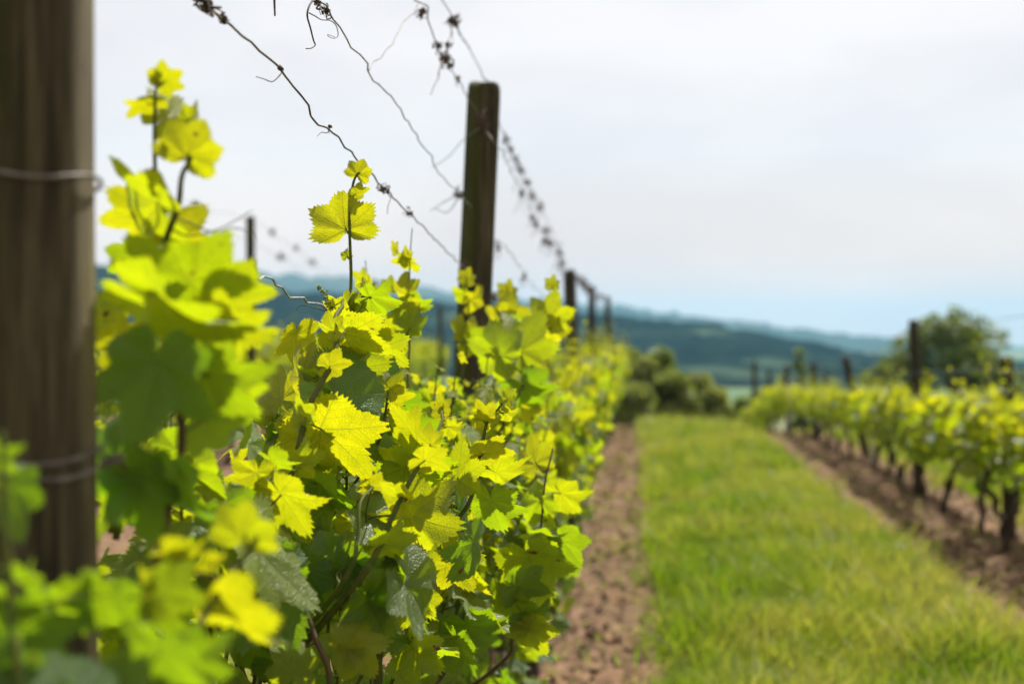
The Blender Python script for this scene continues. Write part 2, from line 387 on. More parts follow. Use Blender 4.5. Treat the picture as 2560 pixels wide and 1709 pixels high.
# ------------------------------------------------------------------ posts
def post(name, top, base, r, mat, label, group='wooden posts of the vineyard trellis', crack=None, seed=0, k=36, nv=40, cat='post', notch=0.0):
    top = np.asarray(top, float); base = np.asarray(base, float); ax = top-base; Lh = np.linalg.norm(ax); ax = ax/Lh
    n1_ = nrm(np.cross(ax, [0, 1, 0])); n2_ = np.cross(ax, n1_)
    V = []; q = []; t = []
    ts = np.concatenate([np.linspace(-.25/Lh, .985, nv), [.994, .999]])
    g = np.random.default_rng(seed+5)
    lob = [(g.uniform(.01, .03), int(g.integers(2, 6)), g.uniform(0, 6)) for _ in range(4)]
    for i, tt in enumerate(ts):
        sh = 1.0 if tt <= .986 else (.975 if tt < .997 else .90)
        bend = .006*math.sin(tt*5+seed)
        for j in range(k):
            a = 2*math.pi*j/k
            rr = r*(1.04-.08*tt)*sh*(1+sum(A*math.cos(m*a+p+tt*.8) for A, m, p in lob))
            rr *= 1+.012*(float(vnoise(j*1.7, tt*14, 1, seed))-.5)
            if crack is not None:
                da = abs((a-crack+.05*math.sin(tt*7)+math.pi) % (2*math.pi)-math.pi)
                rr *= 1-.34*max(0, 1-da/.16)*(.35+.65*min(1, tt*1.2))
            top_off = .012*math.cos(a*2+seed)*(tt > .98)-notch*max(0, math.cos(a-2.2))*(tt > .98)
            V.append(base+ax*(tt*Lh+top_off)+(n1_*math.cos(a)+n2_*math.sin(a))*rr+n1_*bend)
    for i in range(len(ts)-1):
        for j in range(k): q.append((i*k+j, i*k+(j+1) % k, (i+1)*k+(j+1) % k, (i+1)*k+j))
    V.append(base+ax*(Lh*1.0)); c = len(V)-1; b = (len(ts)-1)*k
    for j in range(k): t.append((c, b+j, b+(j+1) % k))
    mb = MB(); mb.add(V, t, q)
    o = mb.build(name, mat, None, base); o.location = base
    return tag(o, label, cat, group)
def ground_at(p): return float(ground_h(p[0], p[1]))
def post_px(top_px, low_px, d, r, mat, label, **kw):    # axis through two points seen in the photo, carried down to the soil
    a = U(*top_px, d); b = U(*low_px, d); v = (b-a)/(a[2]-b[2]); g = ground_at(b)
    return post('wooden_post', a, a+v*(a[2]-g), r, mat, label, **kw)
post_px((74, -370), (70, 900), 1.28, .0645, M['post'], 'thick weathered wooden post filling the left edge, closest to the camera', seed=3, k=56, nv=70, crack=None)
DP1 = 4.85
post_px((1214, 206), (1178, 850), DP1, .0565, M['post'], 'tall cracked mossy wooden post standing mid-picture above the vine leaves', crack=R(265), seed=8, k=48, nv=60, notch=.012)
XR = -0.55
for (tx, ty), (lx, ly), r, lab, sd in [
    ((1425, 676), (1428, 830), .054, 'dark wooden post next beyond the tall cracked one in its row', 21),
    ((1481, 715), (1480, 830), .047, 'second dark wooden post beyond the tall cracked one, near the row end', 22),
    ((1520, 742), (1522, 830), .052, 'farthest wooden post of the left hedge row, at its very end', 23)]:
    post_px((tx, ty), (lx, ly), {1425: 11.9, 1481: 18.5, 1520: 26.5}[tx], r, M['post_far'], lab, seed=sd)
for (tx, ty), d, lab, sd in [
    ((625, 541), 14.7, 'slim dark post of the row behind, left of the tall green shoot', 31),
    ((934, 700), 21.5, 'far dark post just behind the shoot tip, barely above the leaves', 32),
    ((1100, 765), 29.0, 'small blurred post left of the tall cracked post, in the row behind', 33)]:
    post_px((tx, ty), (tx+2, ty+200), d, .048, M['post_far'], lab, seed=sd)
for (tx, ty), (lx, ly), d, lab, sd in [
    ((1887, 903), (1886, 990), 37.0, 'dark post at the far left end of the right vine row', 41),
    ((1967, 914), (1969, 1010), 29.3, 'dark post above the right row, second from its far end', 42),
    ((2033, 907), (2036, 1000), 25.0, 'dark post above the right row, beside the slim distant tree', 43),
    ((2112, 892), (2136, 1000), 21.0, 'leaning dark post in the middle of the right vine row', 44),
    ((2283, 800), (2290, 1000), 15.9, 'tallest dark post of the right row, in front of the big tree', 45),
    ((2516, 893), (2518, 1000), 12.2, 'dark post at the right edge of the photograph, nearest in its row', 46),
    ((1923, 923), (1925, 1000), 44.0, 'pale blurred post behind the far end of the right row', 47),
    ((2063, 928), (2064, 1000), 40.0, 'faint grey post in the row behind the right one', 48)]:
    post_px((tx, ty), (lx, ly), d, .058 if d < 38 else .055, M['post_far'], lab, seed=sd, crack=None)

# ------------------------------------------------------------------ wires
def kink(P, amp, seed, wl=.06):
    g = np.random.default_rng(seed); P = np.array(P); seg = np.linalg.norm(np.diff(P, axis=0), axis=1); s = np.concatenate([[0], np.cumsum(seg)])
    m = max(4, int(s[-1]/wl)); kn = np.linspace(0, s[-1], m)
    for ax in range(3):
        off = g.normal(0, amp, m)
        P[:, ax] += np.interp(s, kn, off) if ax != 1 else 0
    return P
def wire(pts, r, label, mat, amp=.003, seed=0, n=160, wl=.06, k=6, group='wires of the trellis'):
    P = kink(smooth_path(pts, n), amp, seed, wl); mb = MB()
    tube(mb, P, r, k); b = P[0]; o = mb.build('trellis_wire', mat, None, b); o.location = b
    tag(o, label, 'wire', group); return P
def XS(lst, X=XR): return [UX(a, b, X) for a, b in lst]
P0r = U(236, 0, 1.28)
w1 = wire([U(90, -330, 1.24)]+XS([(360, -190), (512, 4), (563, 52), (697, 170), (760, 255), (792, 300), (828, 330), (890, 395), (960, 470), (1023, 533), (1090, 600), (1165, 674), (1232, 738), (1300, 760), (1390, 790)]),
          .0019, 'old kinked wire running down from the top left past the small top leaf', M['wire_rust'], .0022, 1, 420, .05)
w2 = wire([U(150, -420, 1.3)]+XS([(700, -110), (817, 30), (870, 100), (926, 178), (980, 250), (1030, 320), (1080, 400), (1110, 445), (1150, 487)]) + [U(1176, 520, DP1-.06)],
          .0017, 'thin grey wire descending to the left side of the tall cracked post', M['wire'], .0034, 2, 300, .06)
w3 = wire(XS([(900, -300), (980, -110), (1050, 10), (1096, 118), (1123, 166), (1165, 235)])+[U(1207, 311, DP1-.066), U(1250, 375, DP1-.05)]+XS([(1300, 470), (1345, 560), (1395, 650), (1420, 690)]),
          .0019, 'wire hung with dead tendrils that crosses the face of the tall post', M['wire_rust'], .005, 3, 300, .09)
w4 = wire(XS([(1060, -120), (1115, 5), (1136, 52), (1165, 110)])+[U(1205, 196, DP1-.01), U(1220, 208, DP1)]+XS([(1262, 345), (1300, 422), (1345, 505), (1385, 590), (1425, 682)]),
          .0018, 'topmost wire meeting the top of the tall cracked post', M['wire_rust'], .005, 4, 240, .10)
wire(XS([(926, 178), (955, 135), (985, 95), (1018, 45), (1050, 5)]), .0014, 'short loose wire linking two trellis wires against the sky', M['wire_rust'], .004, 5, 80)
wire(XS([(545, 667), (590, 678), (640, 690), (700, 718), (745, 742), (790, 764), (850, 800)]), .0019, 'bright twisted silver wire entering the leaves beside the focused shoot', M['wire'], .0042, 6, 160, .035)
wire([U(1080, 418, 4.7), U(1120, 390, 4.72), U(1160, 350, DP1-.03), U(1200, 322, DP1-.064)], .0014, 'bent wire end sticking out left of the tall cracked post', M['wire'], .004, 7, 60)
wire(XS([(1225, 585), (1280, 640), (1330, 710), (1390, 770)]), .0016, 'faint low wire running on behind the tall cracked post', M['wire_rust'], .006, 8, 80)
wire(XS([(1425, 690), (1445, 702), (1481, 722), (1500, 738), (1520, 748)]), .004, 'distant wire joining the last three posts of the hedge row', M['dry'], .02, 9, 80, .5)
wire(XS([(470, 508), (560, 530), (625, 552), (690, 585), (760, 634), (850, 700), (960, 760)], -4.0), .0030, 'blurred upper wire of the row behind, passing the slim post', M['wire'], .02, 10, 120, .4)
wire(XS([(560, 585), (625, 600), (720, 660), (830, 730), (960, 790)], -4.0), .0030, 'blurred lower wire of the row behind, passing the slim post', M['wire'], .02, 11, 120, .4)
wire([U(2700, 760, 10.9), U(2516, 800, 12.1), U(2400, 812, 14), U(2285, 815, 15.8), U(2130, 905, 21), U(2036, 915, 24.9)], .003, 'thin upper wire strung above the right vine row', M['wire'], .01, 12, 120, .5)
wire([U(2700, 905, 10.9), U(2517, 925, 12.1), U(2286, 930, 15.8), U(2125, 945, 21), U(2036, 950, 24.9), U(1967, 960, 29.2)], .003, 'thin lower wire strung just over the right vine row leaves', M['wire'], .01, 13, 120, .5)
# wire loops round the nearest post
def loop(h, r_post, sag, label, twist=False, seed=0, turns=1):
    c = U(71, 854.5, 1.28); c[2] = h; mb = MB()
    for tno in range(turns):
        pts = []
        for a in np.linspace(0, 2*math.pi, 49):
            dirv = RT*math.cos(a)-FW*math.sin(a); rr = r_post+.0022
            z = h+sag*math.cos(a)*(-1 if tno % 2 else 1)+.004*math.sin(3*a+seed)-.011*tno*(1-math.cos(a)*.6)
            pts.append(c*[1, 1, 0]+dirv*rr+UP*z)
        tube(mb, pts, .0021, 8, cap=False)
    if twist:
        p = c*[1, 1, 0]+RT*(r_post+.003)+UP*(h-.004)
        for s_ in (0, math.pi):
            tube(mb, [p+RT*(.016*u)+UP*(.0036*math.sin(u*14+s_)+.004*u)+FW*(.0036*math.cos(u*14+s_)+.012*u) for u in np.linspace(0, 1, 40)], .0018, 6)
    o = mb.build('wire_loop', M['wire_rust'], None, c); o.location = c
    tag(o, label, 'wire loop', 'wire loops round the nearest post')
loop(U(70, 425, 1.28-.06)[2], .0608, -.004, 'single wire loop tight round the upper part of the nearest post', seed=1)
loop(U(70, 1160, 1.28-.06)[2], .0622, .006, 'doubled wire loop with twisted end lower on the nearest post', True, 2, 2)

# ------------------------------------------------------------------ dried tendrils on the wires
def dried(p, tangent, size, tails, label, seed=0, turns=2.5, clump=0, r=.0011):
    size *= .78; r *= .85
    g = np.random.default_rng(seed); p = np.asarray(p, float); T = nrm(tangent); A = nrm(np.cross(T, UP)); B = np.cross(T, A); mb = MB()
    if turns:
        tt = np.linspace(-.5, .5, int(16*turns)); ph = tt*turns*2*math.pi
        tube(mb, [p+T*size*u*1.2+(A*math.cos(f)+B*math.sin(f))*size*.26*(1+.25*math.sin(5*u)) for u, f in zip(tt, ph)], r*1.15, 5)
    for tl in tails:
        q = smooth_path(tl, 28); tube(mb, q, np.linspace(r*1.25, r*.6, 28), 5)
    for i in range(clump):                  # crumpled scraps of bark and dead tendril
        c = p+g.normal(0, size*.30, 3)*[.8, .8, 1.1]
        q = [c+g.normal(0, size*.36, 3) for _ in range(5)]
        tube(mb, smooth_path(q, 16), r*g.uniform(.5, 1.5)*(.45+.55*np.sin(np.linspace(.1, 3.0, 16))), 5)
    o = mb.build('dried_tendril', M['dry'], None, p); o.location = p
    return tag(o, label, 'tendril', 'dried tendrils clinging to the trellis wires')
def tl(lst, X=XR): return XS(lst, X)
tv = lambda a, b: nrm(UX(*b, XR)-UX(*a, XR))
dried(UX(516, 6), tv((490, -20), (540, 28)), .022, [tl([(516, 6), (522, 16), (540, 22), (556, 30)])], 'fat dark tendril knot on the wire at the top edge of the picture', 1, 3.2, 10, .0017)
dried(UX(558, 44), tv((540, 28), (575, 62)), .014, [tl([(556, 44), (552, 52), (558, 59), (565, 56)])], 'small dark tendril knot just below the fattest knot on the kinked wire', 2, 2.5, 8, .0013)
dried(UX(699, 170), tv((680, 155), (715, 185)), .012, [tl([(699, 164), (708, 174), (700, 188), (681, 204), (660, 198), (640, 192)])], 'curled tendril ring with a hooked tail left of the kinked wire', 3, 2.6, 0, .0014)
dried(UX(824, 316), tv((800, 300), (840, 345)), .012, [tl([(824, 318), (818, 332), (804, 331), (793, 341)]), tl([(826, 316), (822, 326), (823, 334)])], 'tiny tendril with a wavy tail halfway down the kinked wire', 4, 2.2, 0, .0011)
dried(UX(687, -30), -UP, .012, [tl([(682, -60), (685, -10), (687, 41)]), tl([(684, -60), (686, -10), (688, 40)])], 'straight dark tendril stub hanging from the top edge', 5, 0, 0, .0022)
dried(UX(790, 2), tv((770, -20), (810, 20)), .014, [tl([(796, 4), (779, 5), (768, 36), (776, 70), (784, 102), (788, 113), (778, 121), (765, 122)])], 'long dark tendril hook dangling beside the thin grey wire', 6, 2.2, 5, .0019)
dried(UX(817, 26), tv((805, 10), (835, 50)), .018, [tl([(773, 33), (790, 42), (804, 50), (826, 52), (841, 66), (845, 90), (834, 96), (822, 92), (820, 87), (837, 93)])], 'shaggy tendril clump with a looped tail on the thin grey wire', 7, 2, 12, .0011)
dried(UX(959, 472), tv((940, 452), (980, 492)), .020, [tl([(966, 480), (976, 495), (970, 515), (968, 536)])], 'brown tendril clump with thin tail right of the lit leaf', 8, 2, 9, .0012)
dried(UX(1023, 533), tv((1000, 510), (1046, 556)), .018, [tl([(1023, 533), (1010, 530), (1006, 538)])], 'brown tendril clump on the kinked wire, midway from lit leaf to tall post', 9, 2, 9, .0012)
dried(UX(1057, 26), tv((1045, 5), (1070, 55)), .024, [tl([(1052, 26), (1054, 46), (1066, 44)])], 'dark tendril knot at the top edge where the short linking wire ends', 10, 2, 10, .0019)
dried(UX(1096, 116), tv((1080, 85), (1110, 145)), .022, [tl([(1096, 118), (1090, 135), (1100, 140)])], 'small dark tendril knot above the largest clump left of the tall post', 11, 2, 8, .0018)
dried(UX(1113, 149), tv((1100, 130), (1123, 166)), .030, [tl([(1107, 152), (1097, 180), (1096, 195), (1085, 215), (1077, 237)])], 'largest tendril clump with a pale hanging strand left of the tall post', 12, 2, 14, .0022)
dried(UX(1123, 166), tv((1113, 149), (1145, 196)), .018, [], 'little dark knot directly under the largest tendril clump', 13, 2.2, 6, .0018)
dried(UX(1145, 196), tv((1123, 166), (1165, 235)), .018, [tl([(1144, 198), (1140, 210), (1146, 220)])], 'small tendril knot nearest the left top corner of the tall post', 14, 2.2, 6, .0018)
dried(UX(1134, 52), tv((1115, 5), (1150, 80)), .030, [tl([(1134, 55), (1128, 75), (1131, 97)]), tl([(1140, 62), (1158, 100), (1176, 120)])], 'long dark tendril tangle hanging from the topmost wire', 15, 2, 14, .0021)
dried(UX(1118, 115), -UP, .020, [tl([(1132, 80), (1122, 100), (1118, 120)])], 'loose scrap of tendril dangling beneath the long tangle', 16, 1.5, 6, .0018)
dried(U(1150, 486, 4.75), tv((1110, 445), (1160, 500)), .034, [[U(1148, 486, 4.7), U(1110, 505, 4.7), U(1075, 528, 4.7)], [U(1148, 490, 4.7), U(1120, 530, 4.7), U(1085, 520, 4.7)]], 'wispy tendril clump against the left edge of the tall post', 17, 2, 10, .0018)
dried(U(1164, 672, 4.78), tv((1130, 640), (1190, 700)), .034, [], 'tendril clump low on the tall post just above the yellow leaves', 18, 2, 11, .002)
dried(U(1207, 305, DP1-.075), -UP, .05, [[U(1205, 315, DP1-.08), U(1212, 335, DP1-.08), U(1206, 350, DP1-.07)]], 'pale brown tendril tangle on the face of the tall cracked post', 19, 2, 12, .0024)
dried(U(1234, 742, 5.2), tv((1190, 700), (1280, 770)), .04, [], 'tendril clump at the right foot of the tall post, over the leaves', 20, 2, 12, .0024)
far_cl = [(1265, 345, 1.5), (1278, 372, 1.0), (1303, 424, 1.6), (1303, 486, 1.4), (1330, 490, 1.4), (1350, 515, 1.3), (1341, 560, 1.0), (1368, 573, 1.5), (1375, 609, 1.1), (1399, 631, 1.7), (1247, 618, 1.1), (1320, 455, .9), (1310, 690, 1.0), (1405, 655, 1.3), (1290, 400, .9), (1330, 540, .9), (1360, 600, .9)]
for i, (a, b, s_) in enumerate(far_cl):
    d = float(np.clip(rowdepth(a, XR), 5.2, 11)); p = U(a, b, d)
    dried(p, tv((1262, 345), (1345, 505)), .0085*d*s_**.5*.6, [[p, U(a-6, b+18, d), U(a-14*s_, b+34*s_, d)], [p, U(a+4, b+14, d), U(a-2, b+30*s_, d)]],
          'blurred dark tendril clump on the sagging wires right of the tall post', 30+i, 1.2, 6, .00030*d)
for i, (a, b) in enumerate([(491, 511), (679, 580), (740, 622), (780, 655), (700, 640)]):
    d = rowdepth(a, -4.0); p = U(a, b, d)
    dried(p, tv((480, 508), (760, 634)), .075, [], 'faint blurred tendril scrap on wires of the row behind', 60+i, 1.5, 8, .0034)
for i, (a, b) in enumerate([(1453, 704), (1468, 717), (1502, 742)]):
    p = UX(a, b); dried(p, tv((1425, 690), (1520, 748)), .10, [], 'distant tendril scrap between the last posts of the hedge row', 70+i, 1.5, 8, .006)

# ------------------------------------------------------------------ grape leaves
CP = np.array([(0, 1.0), (9, .92), (18, .78), (28, .67), (38, .78), (52, .92), (63, .80), (77, .61), (90, .68), (106, .74), (122, .64), (142, .58), (158, .50), (170, .30), (180, .07)])
CPO = np.array([(0, 1.0), (9, .93), (18, .82), (28, .72), (38, .82), (52, .94), (64, .82), (77, .66), (88, .74), (100, .80), (112, .66), (126, .42), (142, .26), (158, .14), (180, .06)])
def leaf_template(nang, rings, seed, curl=.25, fold=.15, wav=.06, teeth=.05, puff=.05, tipdroop=.2, openb=False):
    CP = CPO if openb else globals()['CP']
    g = np.random.default_rng(seed)
    stp = g.uniform(.55, 1.45, nang) if teeth else np.ones(nang); cs = np.cumsum(stp); th = -math.pi+2*math.pi*(cs-stp/2)/cs[-1]
    deg = np.degrees(np.abs(th)); asym = 1+.06*np.sin(th+g.uniform(0, 6))
    Rr = np.interp(deg, CP[:, 0], CP[:, 1])*asym
    lob = g.uniform(.8, 1.25); base = .82*np.ones_like(Rr); Rr = Rr*lob+(1-lob)*np.minimum(base, 1.0)*(deg < 150)+(1-lob)*Rr*(deg >= 150)
    if teeth: Rr = Rr*(1+teeth*np.where(np.arange(nang) % 2 == 0, 1, -1)*g.uniform(.25, 1.5, nang)*(.45+.9*vnoise(th*1.6, 0*th, 1, seed))*(deg < 165))
    V = [(0, 0, 0)]; ph = g.uniform(0, 6)
    vein = np.radians([0, 52, 112])
    fr = np.min(np.abs(np.abs(th)[:, None]-vein[None]), 1)/R(28)
    for q in rings:
        jag = 1.0 if q > .9 else 0
        rr = q*(Rr if jag else np.interp(deg, CP[:, 0], CP[:, 1])*asym)
        x = rr*np.cos(th); y = rr*np.sin(th)
        z = -curl*(x*x*tipdroop*2+y*y)*.9+fold*np.abs(y)*.55+puff*q*np.clip(fr, 0, 1)**1.3*(1.3-q*.5)+wav*q*q*np.sin(3*th+ph)+wav*.6*q*q*np.sin(7*th+ph*2)
        V += list(np.stack([x, y, z], -1))
    V = np.array(V, float)
    for _ in range(3):
        kx, ky = g.normal(0, 2.3, 2); V[:, 2] += .085*np.hypot(V[:, 0], V[:, 1])*np.sin(kx*V[:, 0]+ky*V[:, 1]+g.uniform(0, 6))
    V[:, 2] += g.normal(0, .22)*V[:, 0]*V[:, 1]
    V[:, 2] += .012*(vnoise(V[:, 0]*9+seed, V[:, 1]*9, 1, seed)-.5)
    tri = [(0, 1+j, 1+(j+1) % nang) for j in range(nang-1)]
    quad = []
    for i in range(len(rings)-1):
        for j in range(nang-1): a = 1+i*nang+j; quad.append((a, a+nang, a+nang+1, a+1))
    uv = (V[:, :2]+1)/2
    return V, np.array(tri), np.array(quad, int).reshape(-1, 4), uv
SHAPES = [(.30, .10, .06, .2), (.12, .32, .05, .15), (.55, .0, .08, .3), (.20, .45, .05, .25), (.75, .15, .10, .45), (.35, .25, .12, .1), (.15, .55, .07, .05), (.18, .12, .06, .2), (.40, .30, .08, .35)]
HERO = [leaf_template(116, (.25, .5, .75, .9, 1.0), 100+i, c, f, w, .058, .06, td, i >= 7) for i, (c, f, w, td) in enumerate(SHAPES)]
MID = [leaf_template(50, (.5, .85, 1.0), 200+i, c, f, w, .06, .05, td, i >= 7) for i, (c, f, w, td) in enumerate(SHAPES)]
FAR = [leaf_template(12, (.6, 1.0), 300+i, c, f, w, 0, .05, td, i >= 7) for i, (c, f, w, td) in enumerate(SHAPES)]

def basis(tip, nor):
    x = nrm(tip); z = nor-x*np.dot(nor, x); z = nrm(z); y = np.cross(z, x); return np.stack([x, y, z], 1)
def put_leaves(mb, tmpl, P, B, S, age, rnd, g):
    ks = g.integers(0, len(tmpl), len(P))
    for kk in range(len(tmpl)):
        m = np.where(ks == kk)[0]
        if not len(m): continue
        V, tri, quad, uv = tmpl[kk]; nvv = len(V)
        W = np.einsum('mij,nj->mni', B[m], V)*S[m][:, None, None]+P[m][:, None]
        off = (np.arange(len(m))*nvv)[:, None, None]
        mb.add(W.reshape(-1, 3), (tri[None]+off).reshape(-1, 3), (quad[None]+off).reshape(-1, 4) if len(quad) else None,
               {'leaf_age': np.repeat(age[m], nvv), 'leaf_rnd': np.repeat(rnd[m], nvv)}, np.tile(uv, (len(m), 1)))
def rand_orient(g, n, outx, spread=.55):
    """leaves turned to the light, tips hanging outwards and down"""
    nor = np.stack([outx*.45+SUN[0]*.35, np.full(n, SUN[1]*.30)*1.0, np.full(n, .75)], -1)+g.normal(0, spread, (n, 3))
    tip = np.stack([outx*.7, np.zeros(n), np.full(n, -.55)], -1)+g.normal(0, .6, (n, 3))
    return np.array([basis(t, q) for t, q in zip(tip, nor)])

def vine_trunk(mb, base, h, g, lean=0.0, r=.024):
    p = [base-UP*.1]; c = base.copy()
    for i in range(7):
        c = base+UP*h*(i+1)/7+np.array([g.normal(0, .018)+lean*(i/6.), g.normal(0, .03), 0]); p.append(c)
    q = smooth_path(p, 34); tube(mb, q, np.linspace(r*1.35, r, 34)*(1+.12*np.sin(np.linspace(0, 15, 34)+g.uniform(0, 6))), 9, rough=.07)
    for s_ in (-1, 1):
        a = [c, c+np.array([g.normal(0, .02), s_*.10, .06]), c+np.array([g.normal(0, .03), s_*.30, .09]), c+np.array([g.normal(0, .03), s_*.55, .05])]
        tube(mb, smooth_path(a, 18), np.linspace(r*.8, r*.35, 18), 7, rough=.06)
    return c

# ---- vine prototypes for the hedge row and for the right row
def vine_proto(seed, style):
    g = np.random.default_rng(seed); t = MB(); f = MB(); shoots = []
    if style == 'hedge': h0, hb, ht, wx, n, tm = .62, .50, 1.58, .33, 460, MID
    else: h0, hb, ht, wx, n, tm = .50, .47, 1.02, .38, 430, FAR
    base = np.zeros(3)
    vine_trunk(t, base, h0, g, g.normal(0, .06 if style == 'hedge' else .16), .024 if style == 'hedge' else .019)
    if style == 'open' and seed % 2: vine_trunk(t, base+np.array([.03, .06, 0]), h0, g, -.16, .015)
    P = []; ages = []; outx = []
    for i in range(n):
        y = g.uniform(-.62, .62); z = hb+(ht-hb)*g.beta(1.5, 1.15)
        prof = wx*(1-.30*((z-hb)/(ht-hb))**2)*g.uniform(.75, 1.08)*(.20+.80*min(1, (z-hb)/.85) if style == 'hedge' else 1)
        if style == 'open': prof *= .55+.45*min(1, (z-hb)/.25)
        s_ = g.choice([-1, 1]); x = s_*prof*g.beta(2.6, 1.0)
        P.append((x, y, z)); ages.append(np.clip((.74 if style == 'hedge' else .56)-.62*((z-hb)/(ht-hb))**1.2+g.normal(0, .22), 0, 1)); outx.append(x/wx)
    P = np.array(P); S = g.uniform(.030, .070, len(P))*(1.0 if style == 'hedge' else 1.25)
    B = rand_orient(g, len(P), np.array(outx)); put_leaves(f, tm, P, B, S, np.array(ages), g.uniform(0, 1, len(P)), g)
    ns = 17 if style == 'hedge' else 9
    for i in range(ns):
        sm = MB(); y = g.uniform(-.55, .55); x = g.normal(0, .12); hh = ht+g.uniform(-.08, .30) if style == 'hedge' else ht+g.uniform(-.14, .42)
        q = smooth_path([(x*.5, y, h0+.1), (x, y+g.normal(0, .05), (h0+hh)/2), (x*1.3+g.normal(0, .05), y+g.normal(0, .1), hh)], 16)
        tube(sm, q, np.linspace(.0046, .0018, 16), 5); shoots.append(sm)
        m = 9; idx_ = np.linspace(6, 15, m).astype(int); LP = q[idx_]+g.normal(0, .024, (m, 3)); sz = np.linspace(.056, .018, m)*g.uniform(.85, 1.15, m)
        put_leaves(f, tm, LP, rand_orient(g, m, g.normal(0, .8, m), .7), sz, np.clip(np.linspace(.35, .0, m)+g.normal(0, .08, m), 0, 1), g.uniform(0, 1, m), g)
    leafm = M['leaf'] if style == 'hedge' else M['leaf_far']
    return t.mesh('trunk', M['bark']), f.mesh('foliage', leafm), [s_.mesh('shoot', M['stem']) for s_ in shoots]
def place_vine(proto, x, y, label, group, rz=0.0, sc_=1.0, flip=1.0):
    r = empty('grapevine', (x, y, float(ground_h(x, y))-.01), rz); r.scale = (sc_*flip, sc_, sc_)
    tag(r, label, 'grapevine', group)
    for nm, me in [('trunk', proto[0]), ('foliage', proto[1])]+[('shoot', m) for m in proto[2]]:
        o = bpy.data.objects.new(nm, me); col.objects.link(o); o.parent = r
    return r
hedge = [vine_proto(500+i, 'hedge') for i in range(5)]
opn = [vine_proto(600+i, 'open') for i in range(4)]
ordw = ['first', 'second', 'third', 'fourth', 'fifth', 'sixth', 'seventh', 'eighth', 'ninth', 'tenth']
yv = 4.9; i = 0
while yv < 30:
    lab = ('bushy grapevine round the foot of the tall cracked post' if i == 0 else
           'bushy yellow-green grapevine, %s beyond the tall cracked post in the hedge row' % ordw[i-1] if i <= 6 else
           'distant hedge row vine merging with its neighbours toward the row end')
    place_vine(hedge[i % 5], XR+rng.normal(0, .03), yv, lab, 'grapevines of the left hedge row', math.pi*(i % 2)+rng.normal(0, .08), rng.uniform(.97, 1.05)+(-.09 if i < 3 else -.04+.06*min(1, max(0, yv-8)/10)), 1)
    yv += 1.12; i += 1
yv = 10.6; i = 0
while yv < 40:
    lab = ('open grapevine with two slanting trunks nearest the right edge of the photograph' if i == 1 else
           'open grapevine with bare dark trunk in the right row, %s after the slanting pair' % ordw[i-2] if 2 <= i <= 9 else
           'grapevine cut by the right edge of the photograph' if i == 0 else
           'distant vine of the right row merging with its neighbours')
    place_vine(opn[i % 4], 3.08+rng.normal(0, .05), yv, lab, 'grapevines of the right row', math.pi*(i % 2)+rng.normal(0, .1), rng.uniform(.86, 1.10)*(1.16-.30*min(1, (yv-10)/24)))
    yv += 1.28; i += 1
for i, yv in enumerate(np.arange(15, 45, 1.4)):
    place_vine(opn[(i+1) % 4], 6.70+rng.normal(0, .05), yv, 'grapevine in the further row seen between the right row trunks', 'grapevines of the row beyond the right one', math.pi*(i % 2), rng.uniform(.9, 1.0))
for i, yv in enumerate(np.arange(7.5, 30, 1.15)):
    place_vine(hedge[(i+2) % 5], -4.17+rng.normal(0, .04), yv, 'blurred grapevine of the row behind, seen left of the focused shoot', 'grapevines of the row behind the hedge row', math.pi*(i % 2), rng.uniform(.80, .88))

# ------------------------------------------------------------------ the near vines: every shoot and its larger leaves modelled one by one
hero_me = []
for V, tri, quad, uv in HERO:
    b = MB(); b.add(V, tri, quad, None, uv); hero_me.append(b.mesh('leaf', M['leaf']))
hg = np.random.default_rng(77)
def hero_leaf(parent, base, x, y, Lpx, ang, tilt, roll, age, d, shape):
    p = U(x, y, d); s_ = Lpx*d/F*.93
    if math.cos(R(ang)) < 0 and age < .5: roll = -roll      # young leaves turn their upper side to the sun behind them
    a = R(ang); e1 = RT*math.cos(a)+UP*math.sin(a); e3 = -FW; e2 = np.cross(e3, e1)
    Mx = Matrix((e1, e2, e3)).transposed()
    Mx = Mx @ Matrix.Rotation(R(tilt), 3, 'Y') @ Matrix.Rotation(R(roll), 3, 'X')
    o = bpy.data.objects.new('leaf', hero_me[shape]); col.objects.link(o); o.parent = parent
    o.matrix_local = Matrix.Translation(Vector(p-base)) @ Mx.to_4x4() @ Matrix.Diagonal((s_, s_*hg.uniform(.92, 1.08), s_, 1))
    o['leaf_age'] = float(age); o['leaf_rnd'] = float(hg.uniform(0, 1))
    back = np.array(Mx @ Vector((-1, 0, 0)))
    return p, back, s_
def tendril(mb, pts, r=.0009):
    q = smooth_path(pts, 40); tube(mb, q, np.linspace(r*1.2, r*.5, 40), 5)
def cluster(mb, p0, p1, n, rad, br, g):
    p0 = np.asarray(p0); p1 = np.asarray(p1)
    tube(mb, smooth_path([p0, (p0+p1)/2+g.normal(0, .002, 3), p1], 10), .0011, 5)
    a = np.linspace(0, 2*math.pi, 7)[:-1]
    for i in range(n):
        t = i/n; c = p0+(p1-p0)*(.15+.85*t)+g.normal(0, rad*(1.1-.7*t), 3); r = br*g.uniform(.8, 1.2)
        V = [c+UP*r, c-UP*r]+[c+r*(RT*math.cos(u)*.9+FW*math.sin(u)*.9)+UP*r*.45*(1 if j % 2 else -1) for j, u in enumerate(a)]
        tr = [(0, 2+j, 2+(j+1) % 6) for j in range(6)]+[(1, 2+(j+1) % 6, 2+j) for j in range(6)]
        mb.add(V, tr)

